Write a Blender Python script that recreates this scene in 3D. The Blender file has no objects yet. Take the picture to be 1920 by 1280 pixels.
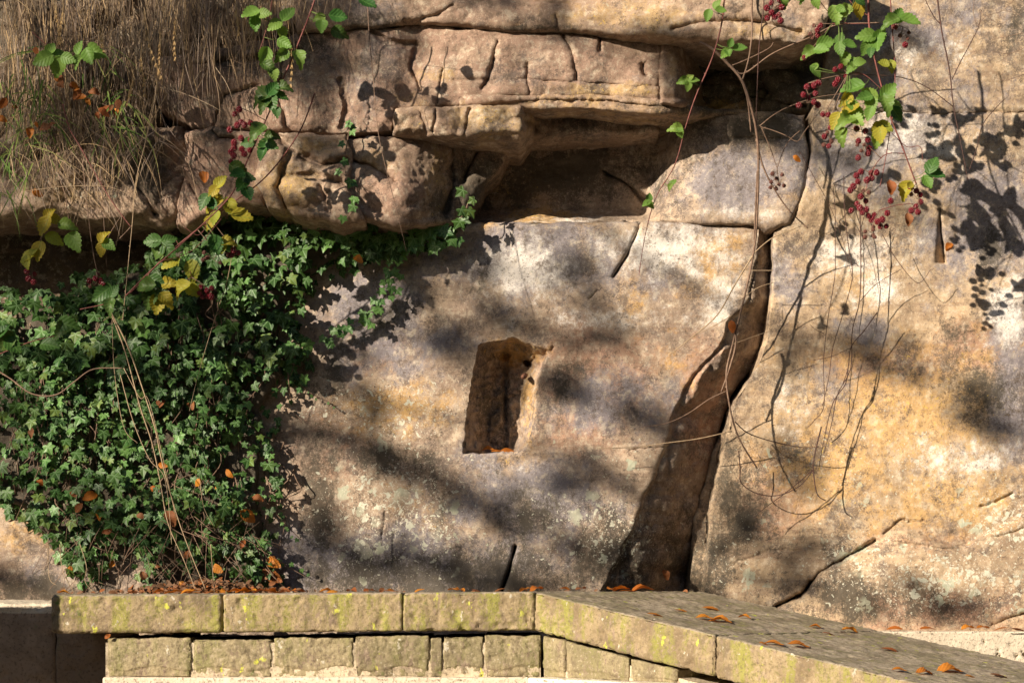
import bpy, math, random
import numpy as np
from mathutils import Vector, Matrix, Euler
random.seed(7); rng = np.random.default_rng(7)
SC = bpy.context.scene; COL = SC.collection

# ------------------------------------------------------------------ camera, sky, sun
EYE = 1.5; F = 3600.0; HOR = 1104.0          # the photograph is 1920 px wide; F and HOR are in its pixels
def P(px, py, d): return Vector(((px-960)/F*d, d, EYE+(HOR-py)/F*d))
cam = bpy.data.cameras.new('camera'); co = bpy.data.objects.new('camera', cam); COL.objects.link(co)
co.location = (0, 0, EYE); co.rotation_euler = (math.pi/2, 0, 0)
cam.sensor_width = 36; cam.lens = 36*F/1920; cam.shift_y = (HOR-640)/1920; cam.clip_end = 500; cam.clip_start = .05
SC.camera = co
SUNV = Vector((1.15, 1, -.56))                # the way the light travels
w = bpy.data.worlds.new('World'); SC.world = w; w.use_nodes = True
sky = w.node_tree.nodes.new('ShaderNodeTexSky'); sky.sky_type = 'NISHITA'; sky.sun_disc = False
sky.sun_elevation = math.asin(.56/SUNV.length); sky.sun_rotation = math.atan2(-1.15, -1)
w.node_tree.links.new(sky.outputs[0], w.node_tree.nodes['Background'].inputs[0])
w.node_tree.nodes['Background'].inputs[1].default_value = 0.05
sl = bpy.data.lights.new('sun', 'SUN'); sl.energy = 5; sl.angle = math.radians(.5); sl.color = (1, .875, .70)
so = bpy.data.objects.new('sun', sl); COL.objects.link(so); so.location = (-6, -6, 8)
so.rotation_euler = SUNV.to_track_quat('-Z', 'Y').to_euler()
SC.view_settings.view_transform = 'Standard'; SC.view_settings.look = 'None'
SC.view_settings.exposure = .78; SC.view_settings.gamma = 1

# ------------------------------------------------------------------ helpers
TAB = rng.random((64, 64, 64))
def vnoise(p):
    i = np.floor(p).astype(np.int64); f = p-i; f = f*f*f*(f*(f*6-15)+10); i &= 63; j = (i+1) & 63
    x0, y0, z0 = np.moveaxis(i, -1, 0); x1, y1, z1 = np.moveaxis(j, -1, 0); fx, fy, fz = np.moveaxis(f, -1, 0)
    a = TAB[x0, y0, z0]*(1-fx)+TAB[x1, y0, z0]*fx; b = TAB[x0, y1, z0]*(1-fx)+TAB[x1, y1, z0]*fx
    c = TAB[x0, y0, z1]*(1-fx)+TAB[x1, y0, z1]*fx; e = TAB[x0, y1, z1]*(1-fx)+TAB[x1, y1, z1]*fx
    return ((a*(1-fy)+b*fy)*(1-fz)+(c*(1-fy)+e*fy)*fz)*2-1
def fbm(p, s, oct=4, off=0., ridge=False):
    t = 0; a = 1.; q = p*s+off
    for k in range(oct):
        n = vnoise(q); t = t+a*((1-2*np.abs(n)) if ridge else n); q = q*2.03+17.3; a *= .5
    return t/1.9
def n2(x, y, s, oct=3, off=0.):
    return fbm(np.stack([x, y, np.zeros_like(x)+.5], -1), s, oct, off)
def sm(a, b, x): t = np.clip((x-a)/(b-a), 0, 1); return t*t*(3-2*t)
def segd(x, y, pl):
    pl = np.asarray(pl, float); best = np.full(x.shape, 1e9)
    for (ax, ay), (bx, by) in zip(pl[:-1], pl[1:]):
        vx, vy = bx-ax, by-ay; t = np.clip(((x-ax)*vx+(y-ay)*vy)/(vx*vx+vy*vy+1e-9), 0, 1)
        best = np.minimum(best, np.hypot(x-ax-t*vx, y-ay-t*vy))
    return best
def polysd(x, y, pl):
    d = segd(x, y, list(pl)+[pl[0]]); ins = np.zeros(x.shape, bool)
    for (ax, ay), (bx, by) in zip(pl, list(pl[1:])+[pl[0]]):
        c = ((ay > y) != (by > y)); xi = (bx-ax)*(y-ay)/((by-ay) if by != ay else 1e-9)+ax
        ins ^= c & (x < xi)
    return np.where(ins, -d, d)
def smooth_line(pts, n=6):
    pts = [Vector(p) for p in pts]; out = []
    for i in range(len(pts)-1):
        a = pts[max(i-1, 0)]; b = pts[i]; c = pts[i+1]; e = pts[min(i+2, len(pts)-1)]
        for k in range(n):
            t = k/n
            out.append(.5*((2*b)+(c-a)*t+(2*a-5*b+4*c-e)*t*t+(3*b-a-3*c+e)*t**3))
    out.append(pts[-1]); return out
def tag(o, label=None, cat=None, group=None, kind=None):
    if label: o['label'] = label
    if cat: o['category'] = cat
    if group: o['group'] = group
    if kind: o['kind'] = kind
    return o
def mesh_np(name, V, Q, mat, root=None, smooth=True, attrs=None, uv=None, mats=None, midx=None):
    V = np.asarray(V, float)
    if root is None: org = np.array([(V[:, 0].min()+V[:, 0].max())/2, (V[:, 1].min()+V[:, 1].max())/2, V[:, 2].min()])
    else: org = np.array(root.location)
    me = bpy.data.meshes.new(name); V = V-org
    if isinstance(Q, np.ndarray):
        k = Q.shape[1]; n = len(Q); me.vertices.add(len(V)); me.vertices.foreach_set('co', V.ravel())
        me.loops.add(n*k); me.loops.foreach_set('vertex_index', Q.ravel().astype(np.int32))
        me.polygons.add(n); me.polygons.foreach_set('loop_start', np.arange(0, n*k, k, dtype=np.int32))
        me.polygons.foreach_set('loop_total', np.full(n, k, dtype=np.int32)); me.update(calc_edges=True)
    else: me.from_pydata([tuple(v) for v in V], [], Q)
    for m in (mats or [mat]): me.materials.append(m)
    if midx is not None: me.polygons.foreach_set('material_index', np.asarray(midx, np.int32))
    if smooth: me.polygons.foreach_set('use_smooth', np.ones(len(me.polygons), bool))
    for an, av in (attrs or {}).items():
        a = me.color_attributes.new(an, 'FLOAT_COLOR', 'POINT'); a.data.foreach_set('color', np.asarray(av, np.float32).ravel())
    if uv is not None:
        l = me.uv_layers.new(name='uv'); vi = np.zeros(len(me.loops), np.int32); me.loops.foreach_get('vertex_index', vi)
        l.data.foreach_set('uv', np.asarray(uv, np.float32)[vi].ravel())
    me.validate(); o = bpy.data.objects.new(name, me); COL.objects.link(o)
    if root is None: o.location = org
    else: o.parent = root
    return o
def empty(name, loc):
    o = bpy.data.objects.new(name, None); COL.objects.link(o); o.location = loc; o.empty_display_size = .1; return o
class MB:
    def __init__(s): s.V = []; s.Q = []; s.n = 0
    def add(s, V, Q):
        s.V.append(np.asarray(V, float)); s.Q += [tuple(i+s.n for i in q) for q in Q]; s.n += len(V)
    def tube(s, pts, r0, r1=None, sides=6, thorn=0, jit=0):
        r1 = r0 if r1 is None else r1; pts = [Vector(p) for p in pts]; V = []; Q = []; n = len(pts); up = Vector((.3, .9, .2))
        for i, p in enumerate(pts):
            t = (pts[min(i+1, n-1)]-pts[max(i-1, 0)]).normalized(); a = t.cross(up).normalized(); b = t.cross(a)
            r = (r0+(r1-r0)*i/(n-1))*(1+jit*random.uniform(-1, 1))
            for k in range(sides):
                an = 2*math.pi*k/sides; V.append(p+(a*math.cos(an)+b*math.sin(an))*r)
            if i:
                for k in range(sides):
                    Q.append(((i-1)*sides+k, (i-1)*sides+(k+1) % sides, i*sides+(k+1) % sides, i*sides+k))
            if thorn and i and random.random() < thorn:
                an = random.uniform(0, 6.28); dr = (a*math.cos(an)+b*math.sin(an)); m = len(V)+0
                s_extra = [p+t*r, p-t*r, p+a*r*.6, p+dr*(r+.004)-t*.002]
                s.add([tuple(v) for v in s_extra], [(0, 1, 3), (1, 2, 3), (2, 0, 3)])
        Q.append(tuple(range(sides))[::-1]); Q.append(tuple((n-1)*sides+k for k in range(sides)))
        s.add([tuple(v) for v in V], Q)
    def build(s, name, mat, root=None, smooth=True):
        return mesh_np(name, np.concatenate(s.V), s.Q, mat, root, smooth)

# ------------------------------------------------------------------ materials
class NT:
    def __init__(s, name):
        s.m = bpy.data.materials.new(name); s.m.use_nodes = True; s.t = s.m.node_tree
        s.b = s.t.nodes['Principled BSDF']; s.b.inputs['Roughness'].default_value = .85; s.b.inputs['Specular IOR Level'].default_value = .25
        s.co = s.n('ShaderNodeTexCoord').outputs['Object']
    def n(s, ty, **k):
        x = s.t.nodes.new(ty)
        for a, v in k.items(): setattr(x, a, v)
        return x
    def set(s, sock, v):
        if hasattr(v, 'is_linked') or isinstance(v, bpy.types.NodeSocket): s.t.links.new(v, sock)
        elif isinstance(v, (tuple, list)) and len(v) == 3 and sock.type == 'RGBA': sock.default_value = (*v, 1)
        else: sock.default_value = v
    def mapp(s, sc, loc=(0, 0, 0), rot=(0, 0, 0)):
        m = s.n('ShaderNodeMapping'); s.set(m.inputs[0], s.co); m.inputs['Scale'].default_value = sc; m.inputs['Location'].default_value = loc
        m.inputs['Rotation'].default_value = rot; return m.outputs[0]
    def noise(s, sc, det=4, rough=.6, vec=None, dist=0):
        x = s.n('ShaderNodeTexNoise'); s.set(x.inputs['Vector'], vec or s.co); x.inputs['Scale'].default_value = sc
        x.inputs['Detail'].default_value = det; x.inputs['Roughness'].default_value = rough; x.inputs['Distortion'].default_value = dist; return x.outputs[0]
    def vor(s, sc, vec=None, out=0, feat='F1'):
        x = s.n('ShaderNodeTexVoronoi', feature=feat); s.set(x.inputs['Vector'], vec or s.co); x.inputs['Scale'].default_value = sc; return x.outputs[out]
    def ramp(s, f, a, b):                      # smoothstep of f between a and b
        x = s.n('ShaderNodeMapRange', interpolation_type='SMOOTHSTEP'); s.set(x.inputs[0], f)
        s.set(x.inputs[1], a); s.set(x.inputs[2], b); return x.outputs[0]
    def math(s, op, a, b=0., c=0., clamp=False):
        x = s.n('ShaderNodeMath', operation=op, use_clamp=clamp); s.set(x.inputs[0], a); s.set(x.inputs[1], b); s.set(x.inputs[2], c); return x.outputs[0]
    def mix(s, f, a, b, mode='MIX'):
        x = s.n('ShaderNodeMix', data_type='RGBA', blend_type=mode); s.set(x.inputs[0], f); s.set(x.inputs[6], a); s.set(x.inputs[7], b); return x.outputs[2]
    def attr(s, name):
        x = s.n('ShaderNodeAttribute', attribute_name=name); y = s.n('ShaderNodeSeparateColor'); s.t.links.new(x.outputs['Color'], y.inputs[0])
        return y.outputs[0], y.outputs[1], y.outputs[2], x.outputs['Alpha']
    def bump(s, h, st=.5, dist=.01, prev=None):
        x = s.n('ShaderNodeBump'); x.inputs['Strength'].default_value = st; x.inputs['Distance'].default_value = dist
        s.set(x.inputs['Height'], h)
        if prev: s.t.links.new(prev, x.inputs['Normal'])
        return x.outputs[0]
    def done(s, col, nrm=None, rough=None):
        s.set(s.b.inputs['Base Color'], col)
        if nrm: s.set(s.b.inputs['Normal'], nrm)
        if rough is not None: s.set(s.b.inputs['Roughness'], rough)
        return s.m
def rock_mat(name, A=(.48, .36, .26), B=(.31, .23, .175), strata=True, pit=0.35, GREY=(.235, .215, .235), BLOOM=(.86, .80, .74), PINK=(.40, .23, .155), OCHRE=(.56, .34, .13)):
    t = NT(name); r, g, l, k = t.attr('m'); bl, pk, _, __ = t.attr('m2')
    n1 = t.noise(4.5, 8, .7, dist=.4); n2_ = t.noise(17, 7, .78); n3 = t.noise(80, 5, .8); n4 = t.noise(230, 3, .8)
    gr = t.math('ADD', t.math('MULTIPLY', n3, .55), t.math('MULTIPLY', n4, .45)); gc = t.math('SUBTRACT', gr, .5)
    def lay(base, scale_n, lo, hi, amt, w, colr):      # a pigment with speckled edges
        return t.mix(t.math('MULTIPLY', amt, t.ramp(t.math('ADD', scale_n, t.math('MULTIPLY', gc, w)), lo, hi)), base, colr)
    def reg(base, nz_, mask, w, colr, amt=1.):          # a pigment that fills its region and frays at the rim
        f = t.math('ADD', t.math('ADD', nz_, t.math('MULTIPLY', mask, .42)), t.math('MULTIPLY', gc, w))
        return t.mix(t.math('MULTIPLY', t.ramp(f, .62, .84), amt), base, colr)
    col = t.mix(t.ramp(t.math('ADD', n1, t.math('MULTIPLY', gc, .3)), .42, .58), B, A)
    col = reg(col, n2_, pk, .5, PINK, .85)
    if strata:
        st = t.noise(9, 5, .6, t.mapp((.5, .5, 5), rot=(0, .05, 0)))
        col = t.mix(t.math('MULTIPLY', t.ramp(st, .5, .60), .45), col, (.24, .16, .11))
    col = reg(col, n2_, g, .6, OCHRE, .85)
    n5 = t.noise(9, 7, .75, t.mapp((1, 1, .8), (7, 3, 1)))
    col = reg(col, n5, r, .55, GREY, .9)
    n6 = t.noise(13, 7, .8, t.mapp((1, 1, 1), (1, 8, 4)))
    col = reg(col, n6, bl, .8, BLOOM, .85)
    n7 = t.noise(7.5, 8, .75, t.mapp((1, 1, 1), (5, 2, 9)))
    col = lay(col, n7, .50, .62, .75, .7, (.13, .105, .095))
    n8 = t.noise(30, 5, .7, t.mapp((1, 1, 1), (2, 5, 7)))
    col = lay(col, n8, .55, .64, .5, .8, (.15, .11, .08))
    col = lay(col, n8, .45, .37, .4, -.8, (.78, .66, .50))
    col = t.mix(t.math('MULTIPLY', t.ramp(gr, .54, .61), .6), col, (.11, .08, .055))
    col = t.mix(t.math('MULTIPLY', t.ramp(gr, .46, .39), .5), col, t.mix(.5, col, (.88, .76, .6)))
    # algae stains, plus shade painted into the colour in shadowed spots and hollows
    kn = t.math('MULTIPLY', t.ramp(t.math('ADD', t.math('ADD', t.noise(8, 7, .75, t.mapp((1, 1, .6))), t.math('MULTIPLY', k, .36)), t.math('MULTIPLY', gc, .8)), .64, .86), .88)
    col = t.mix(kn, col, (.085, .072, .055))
    # lichen: crusty patches, small round spots and pin-points
    wv = t.n('ShaderNodeVectorMath', operation='ADD'); nz = t.n('ShaderNodeTexNoise'); nz.inputs['Scale'].default_value = 45; nz.inputs['Detail'].default_value = 6; t.set(nz.inputs['Vector'], t.co)
    sc_ = t.n('ShaderNodeVectorMath', operation='SCALE'); t.t.links.new(nz.outputs[1], sc_.inputs[0]); sc_.inputs['Scale'].default_value = .06
    t.t.links.new(t.co, wv.inputs[0]); t.t.links.new(sc_.outputs[0], wv.inputs[1]); W = wv.outputs[0]
    patchsel = t.ramp(t.noise(4.5, 3, .6), .44, .62)
    for scale, thr, colr, amt in ((17, .46, (.46, .465, .35), 1.), (42, .34, (.58, .57, .46), .95), (120, .34, (.68, .64, .52), .85)):
        v = t.vor(scale, W); cellr = t.vor(scale, W, 1)
        sep = t.n('ShaderNodeSeparateColor'); t.t.links.new(cellr, sep.inputs[0])
        rad = t.math('MULTIPLY', t.math('MULTIPLY', l, sep.outputs[0]), thr*1.7)
        msk = t.ramp(t.math('SUBTRACT', rad, v), 0., .06)
        if scale == 17: msk = t.math('MULTIPLY', msk, patchsel)
        msk = t.math('MULTIPLY', msk, t.ramp(n4, .25, .45))
        col = t.mix(t.math('MULTIPLY', msk, amt), col, colr)
    ys = t.vor(75, W); sepy = t.n('ShaderNodeSeparateColor'); t.t.links.new(t.vor(75, W, 1), sepy.inputs[0])
    ym = t.ramp(t.math('SUBTRACT', t.math('MULTIPLY', t.math('MULTIPLY', g, sepy.outputs[1]), .45), ys), 0, .08)
    col = t.mix(t.math('MULTIPLY', ym, .75), col, (.62, .42, .10))
    h = t.math('ADD', t.math('MULTIPLY', n3, .6), t.math('MULTIPLY', n4, .25)); h = t.math('ADD', h, t.math('MULTIPLY', n2_, .7))
    nr = t.bump(h, .55, .011)
    pv = t.vor(60, W); nr = t.bump(t.ramp(pv, .0, .16), pit, .004, nr)
    return t.done(col, nr, .9)
M = {}
M['rock'] = rock_mat('sandstone_weathered')
M['rockgold'] = rock_mat('sandstone_golden', (.52, .38, .245), (.345, .25, .165), OCHRE=(.57, .355, .15))
M['ledge'] = rock_mat('sandstone_ledge', (.40, .285, .205), (.27, .185, .135), True, .3, (.21, .18, .175), (.60, .48, .37), (.33, .21, .155), (.46, .31, .15))
M['cave'] = rock_mat('sandstone_shade_dark', (.17, .12, .07), (.09, .068, .045), BLOOM=(.3, .25, .16), GREY=(.12, .1, .09))  # darker copy of the sandstone, painting shade into recesses and gaps
def stone_mat(name, A, B, moss, green, mossamt=.5, pale=.25, str_z=.25, spots=(.52, .52, .08), SP=1., BU=1.):
    t = NT(name); n1 = t.noise(7, 5, .65); n2_ = t.noise(26, 5, .7); n3 = t.noise(110, 4, .7); st = t.noise(20, 5, .65, t.mapp((1, 1, str_z)))
    oi = t.n('ShaderNodeObjectInfo').outputs['Random']; col = t.mix(t.ramp(t.math('ADD', n1, t.math('MULTIPLY', t.math('SUBTRACT', oi, .5), .22)), .42, .58), A, B)
    dk = t.noise(13, 7, .8, t.mapp((1, 1, .7), (4, 4, 4))); col = t.mix(t.math('MULTIPLY', t.ramp(dk, .50, .60), .6*SP), col, (.15, .115, .075))
    col = t.mix(t.math('MULTIPLY', t.ramp(t.math('ADD', t.math('MULTIPLY', st, .6), t.math('MULTIPLY', n3, .4)), .64-mossamt*.25, .76-mossamt*.25), .8), col, moss)
    col = t.mix(t.math('MULTIPLY', t.ramp(t.math('ADD', n2_, t.math('MULTIPLY', n1, .5)), .90, .99), .8), col, green)
    n9 = t.noise(34, 3, .6, t.mapp((1, 1, .55), (3, 1, 2))); na = t.noise(46, 3, .55, t.mapp((1, 1, .8), (9, 4, 2)))
    col = t.mix(t.math('MULTIPLY', t.ramp(t.math('ADD', n9, t.math('MULTIPLY', n3, .12)), .73, .76), SP), col, spots)
    col = t.mix(t.math('MULTIPLY', t.ramp(t.math('ADD', na, t.math('MULTIPLY', n3, .1)), .735, .76), SP*.8), col, (.55, .50, .40))
    col = t.mix(t.math('MULTIPLY', t.ramp(t.math('ADD', t.noise(30, 5, .75, t.mapp((1, 1, .5), (5, 5, 2))), t.math('MULTIPLY', n3, .3)), .70, .80), .6*SP), col, (.27, .19, .155))
    col = t.mix(t.math('MULTIPLY', t.ramp(n3, .53, .63), .65), col, (.15, .11, .075))
    col = t.mix(t.math('MULTIPLY', t.ramp(n3, .45, .33), pale), col, (.62, .52, .38))
    h = t.math('ADD', t.math('MULTIPLY', n3, .6), n2_); nr = t.bump(h, .6*BU, .008)
    nr = t.bump(t.ramp(t.vor(70), .0, .2), .35, .004, nr)
    return t.done(col, nr, .9)
M['coping'] = stone_mat('coping_sandstone', (.33, .25, .145), (.22, .16, .095), (.28, .275, .055), (.09, .16, .02), .7)
M['copingtop'] = stone_mat('coping_top_sandstone', (.34, .28, .205), (.22, .185, .12), (.21, .205, .06), (.16, .18, .04), .5, .12, 1, (.4, .42, .05), BU=.3)
M['block'] = stone_mat('walling_sandstone', (.32, .26, .155), (.23, .19, .11), (.24, .225, .09), (.11, .14, .04), .6, .35)
M['plinth'] = stone_mat('pale_plinth_stone', (.8, .72, .58), (.72, .6, .46), (.62, .55, .4), (.5, .45, .3), .1, .2, SP=.2)
M['mortar'] = stone_mat('mortar', (.60, .50, .36), (.48, .39, .27), (.38, .35, .18), (.3, .28, .1), .2)
M['render'] = stone_mat('brown_render', (.42, .31, .22), (.30, .22, .155), (.32, .27, .15), (.26, .24, .13), .2, .06, .25, (.2, .15, .05), .2)
M['concrete'] = stone_mat('pale_concrete', (.66, .57, .44), (.60, .50, .38), (.56, .46, .32), (.5, .42, .3), .1, .1, 1, (.6, .5, .36), .15)
def plain(name, a, b, sc=20, rough=.8, bump=.3, trans=0.):
    t = NT(name); n = t.noise(sc, 5, .65); col = t.mix(t.ramp(n, .35, .65), a, b)
    return t.done(col, t.bump(t.noise(sc*6, 3), bump, .004), rough)
M['soil'] = plain('dark_soil', (.05, .035, .022), (.09, .065, .04), 30)
M['bark'] = plain('bark', (.12, .10, .08), (.07, .06, .05), 30)
def leaf_mat(name, ramp_cols, vein=None, kind='ivy', rough=.5, spec=.3, trans=.25, tcol=None):
    """leaf surface: uv is the leaf's own plane, attribute 'm' red = its own random number, green = wear"""
    t = NT(name); oi = t.n('ShaderNodeObjectInfo').outputs['Random']; r, g, b, a = t.attr('m')
    rnd = t.math('FRACT', t.math('ADD', r, oi))
    cr = t.n('ShaderNodeValToRGB'); t.set(cr.inputs[0], rnd); e = cr.color_ramp.elements
    for i, c in enumerate(ramp_cols):
        x = e[i] if i < 2 else e.new(i/(len(ramp_cols)-1)); x.position = i/(len(ramp_cols)-1); x.color = (*c, 1)
    uvn = t.n('ShaderNodeUVMap'); sp = t.n('ShaderNodeSeparateXYZ'); t.t.links.new(uvn.outputs[0], sp.inputs[0])
    x = t.math('ABSOLUTE', sp.outputs[0]); y = sp.outputs[1]
    nz = t.noise(60, 4, .65); col = t.mix(t.math('MULTIPLY', t.ramp(nz, .4, .66), .35), cr.outputs[0], t.mix(1., cr.outputs[0], (.5, .55, .45), 'MULTIPLY'))
    if kind == 'ivy':
        ms = []
        for an in (90, 38, -28):
            cs, sn = math.cos(math.radians(an)), math.sin(math.radians(an))
            dd = t.math('ABSOLUTE', t.math('SUBTRACT', t.math('MULTIPLY', x, sn), t.math('MULTIPLY', y, cs)))
            al = t.math('ADD', t.math('MULTIPLY', x, cs), t.math('MULTIPLY', y, sn))
            ms.append(t.math('MULTIPLY', t.ramp(dd, .05, .012), t.ramp(al, -.02, .05)))
        vm = t.math('MAXIMUM', t.math('MAXIMUM', ms[0], ms[1]), ms[2]); hh = vm
    else:
        k = 5.5 if kind == 'bramble' else 7.
        s = t.math('FRACT', t.math('MULTIPLY', t.math('SUBTRACT', y, t.math('MULTIPLY', x, .9)), k))
        tri = t.math('ABSOLUTE', t.math('SUBTRACT', s, .5)); hh = tri
        vm = t.math('MAXIMUM', t.ramp(x, .035, .01), t.math('MULTIPLY', t.ramp(tri, .38, .48), .6))
    col = t.mix(t.math('MULTIPLY', vm, .6), col, vein or (.3, .4, .2))
    if kind == 'bramble': col = t.mix(t.math('MULTIPLY', g, t.ramp(t.noise(90, 3), .5, .6)), col, (.22, .08, .03))
    t.done(col, t.bump(hh, .6 if kind != 'ivy' else -.25, .002), rough); t.b.inputs['Specular IOR Level'].default_value = spec
    tr = t.n('ShaderNodeBsdfTranslucent'); t.set(tr.inputs[0], t.mix(1., col, tcol or (1, 1, .6), 'MULTIPLY'))
    ms_ = t.n('ShaderNodeMixShader'); ms_.inputs[0].default_value = trans
    t.t.links.new(t.b.outputs[0], ms_.inputs[1]); t.t.links.new(tr.outputs[0], ms_.inputs[2])
    t.t.links.new(ms_.outputs[0], t.t.nodes['Material Output'].inputs[0]); return t.m
M['ivy'] = leaf_mat('ivy_leaf', [(.016, .05, .010), (.034, .09, .016), (.055, .12, .02), (.024, .065, .013), (.13, .19, .035)], (.18, .30, .13), 'ivy', .5, .35, .12)
M['ivylight'] = leaf_mat('ivy_leaf_fresh', [(.05, .14, .04), (.13, .27, .06), (.08, .19, .05)], (.25, .38, .16), 'ivy', .45, .4, .2)
M['bgreen'] = leaf_mat('bramble_leaf_green', [(.13, .27, .05), (.22, .38, .07), (.10, .23, .04), (.28, .42, .09)], (.22, .38, .10), 'bramble', .5, .35, .45)
M['bdark'] = leaf_mat('bramble_leaf_dark', [(.03, .10, .02), (.05, .15, .03), (.04, .12, .02)], (.12, .25, .06), 'bramble', .5, .35, .3)
M['byellow'] = leaf_mat('bramble_leaf_yellow', [(.45, .45, .04), (.50, .40, .04), (.32, .42, .05)], (.22, .32, .05), 'bramble', .55, .3, .4)
M['beech'] = leaf_mat('fallen_beech_leaf', [(.56, .19, .02), (.66, .27, .03), (.42, .12, .02), (.60, .22, .03)], (.4, .15, .03), 'beech', .5, .35, .3, (1, .7, .3))
M['beechdark'] = leaf_mat('fallen_brown_leaf', [(.30, .09, .025), (.25, .11, .05), (.40, .12, .02)], (.18, .06, .02), 'beech', .6, .25, .25, (1, .6, .3))
M['litter'] = leaf_mat('leaf_crumbs', [(.12, .06, .03), (.22, .13, .08), (.30, .10, .03), (.16, .10, .06)], (.1, .05, .03), 'beech', .7, .2, .1)
M['canopy'] = leaf_mat('tree_leaf', [(.06, .10, .02), (.2, .12, .03)], (.15, .2, .05), 'beech', .6, .3, .3)
M['strawpale'] = plain('straw_stem', (.42, .31, .2), (.30, .21, .13), 60, .7)
M['stemred'] = plain('red_cane', (.22, .07, .06), (.13, .05, .04), 60, .6)
M['stembrown'] = plain('dry_cane', (.26, .17, .12), (.16, .10, .07), 60, .7)
M['stemdark'] = plain('dark_cane', (.09, .04, .03), (.05, .03, .025), 60, .6)
M['stemgreen'] = plain('green_stem', (.16, .22, .06), (.1, .14, .04), 60, .6)
M['rust'] = plain('rusty_iron', (.22, .10, .06), (.12, .06, .045), 90, .75)
def gloss(name, a, b):
    t = NT(name); col = t.mix(t.ramp(t.noise(200, 2), .4, .6), a, b); t.done(col, None, .22); t.b.inputs['Specular IOR Level'].default_value = .6; return t.m
M['berryred'] = gloss('red_berry', (.22, .008, .02), (.10, .006, .012))
M['berrydry'] = gloss('dried_berry', (.16, .04, .03), (.08, .035, .02))
M['berrydry'].node_tree.nodes['Principled BSDF'].inputs['Roughness'].default_value = .6
def grass_mat(name, cols, trans=.3):
    t = NT(name); r, g, b, a = t.attr('m'); cr = t.n('ShaderNodeValToRGB'); t.set(cr.inputs[0], r); e = cr.color_ramp.elements
    for i, c in enumerate(cols):
        x = e[i] if i < 2 else e.new(i/(len(cols)-1)); x.position = i/(len(cols)-1); x.color = (*c, 1)
    t.done(cr.outputs[0], None, .7); tr = t.n('ShaderNodeBsdfTranslucent'); t.set(tr.inputs[0], cr.outputs[0])
    ms_ = t.n('ShaderNodeMixShader'); ms_.inputs[0].default_value = trans
    t.t.links.new(t.b.outputs[0], ms_.inputs[1]); t.t.links.new(tr.outputs[0], ms_.inputs[2]); t.t.links.new(ms_.outputs[0], t.t.nodes['Material Output'].inputs[0]); return t.m
M['drygrass'] = grass_mat('dry_grass', [(.14, .09, .055), (.50, .38, .26), (.22, .145, .10), (.66, .47, .26), (.11, .075, .05), (.42, .33, .27)])
M['seedgrass'] = grass_mat('golden_seed', [(.50, .33, .15), (.62, .44, .22)])
M['greengrass'] = grass_mat('green_grass', [(.08, .16, .03), (.16, .24, .05), (.25, .26, .08)])

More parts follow.
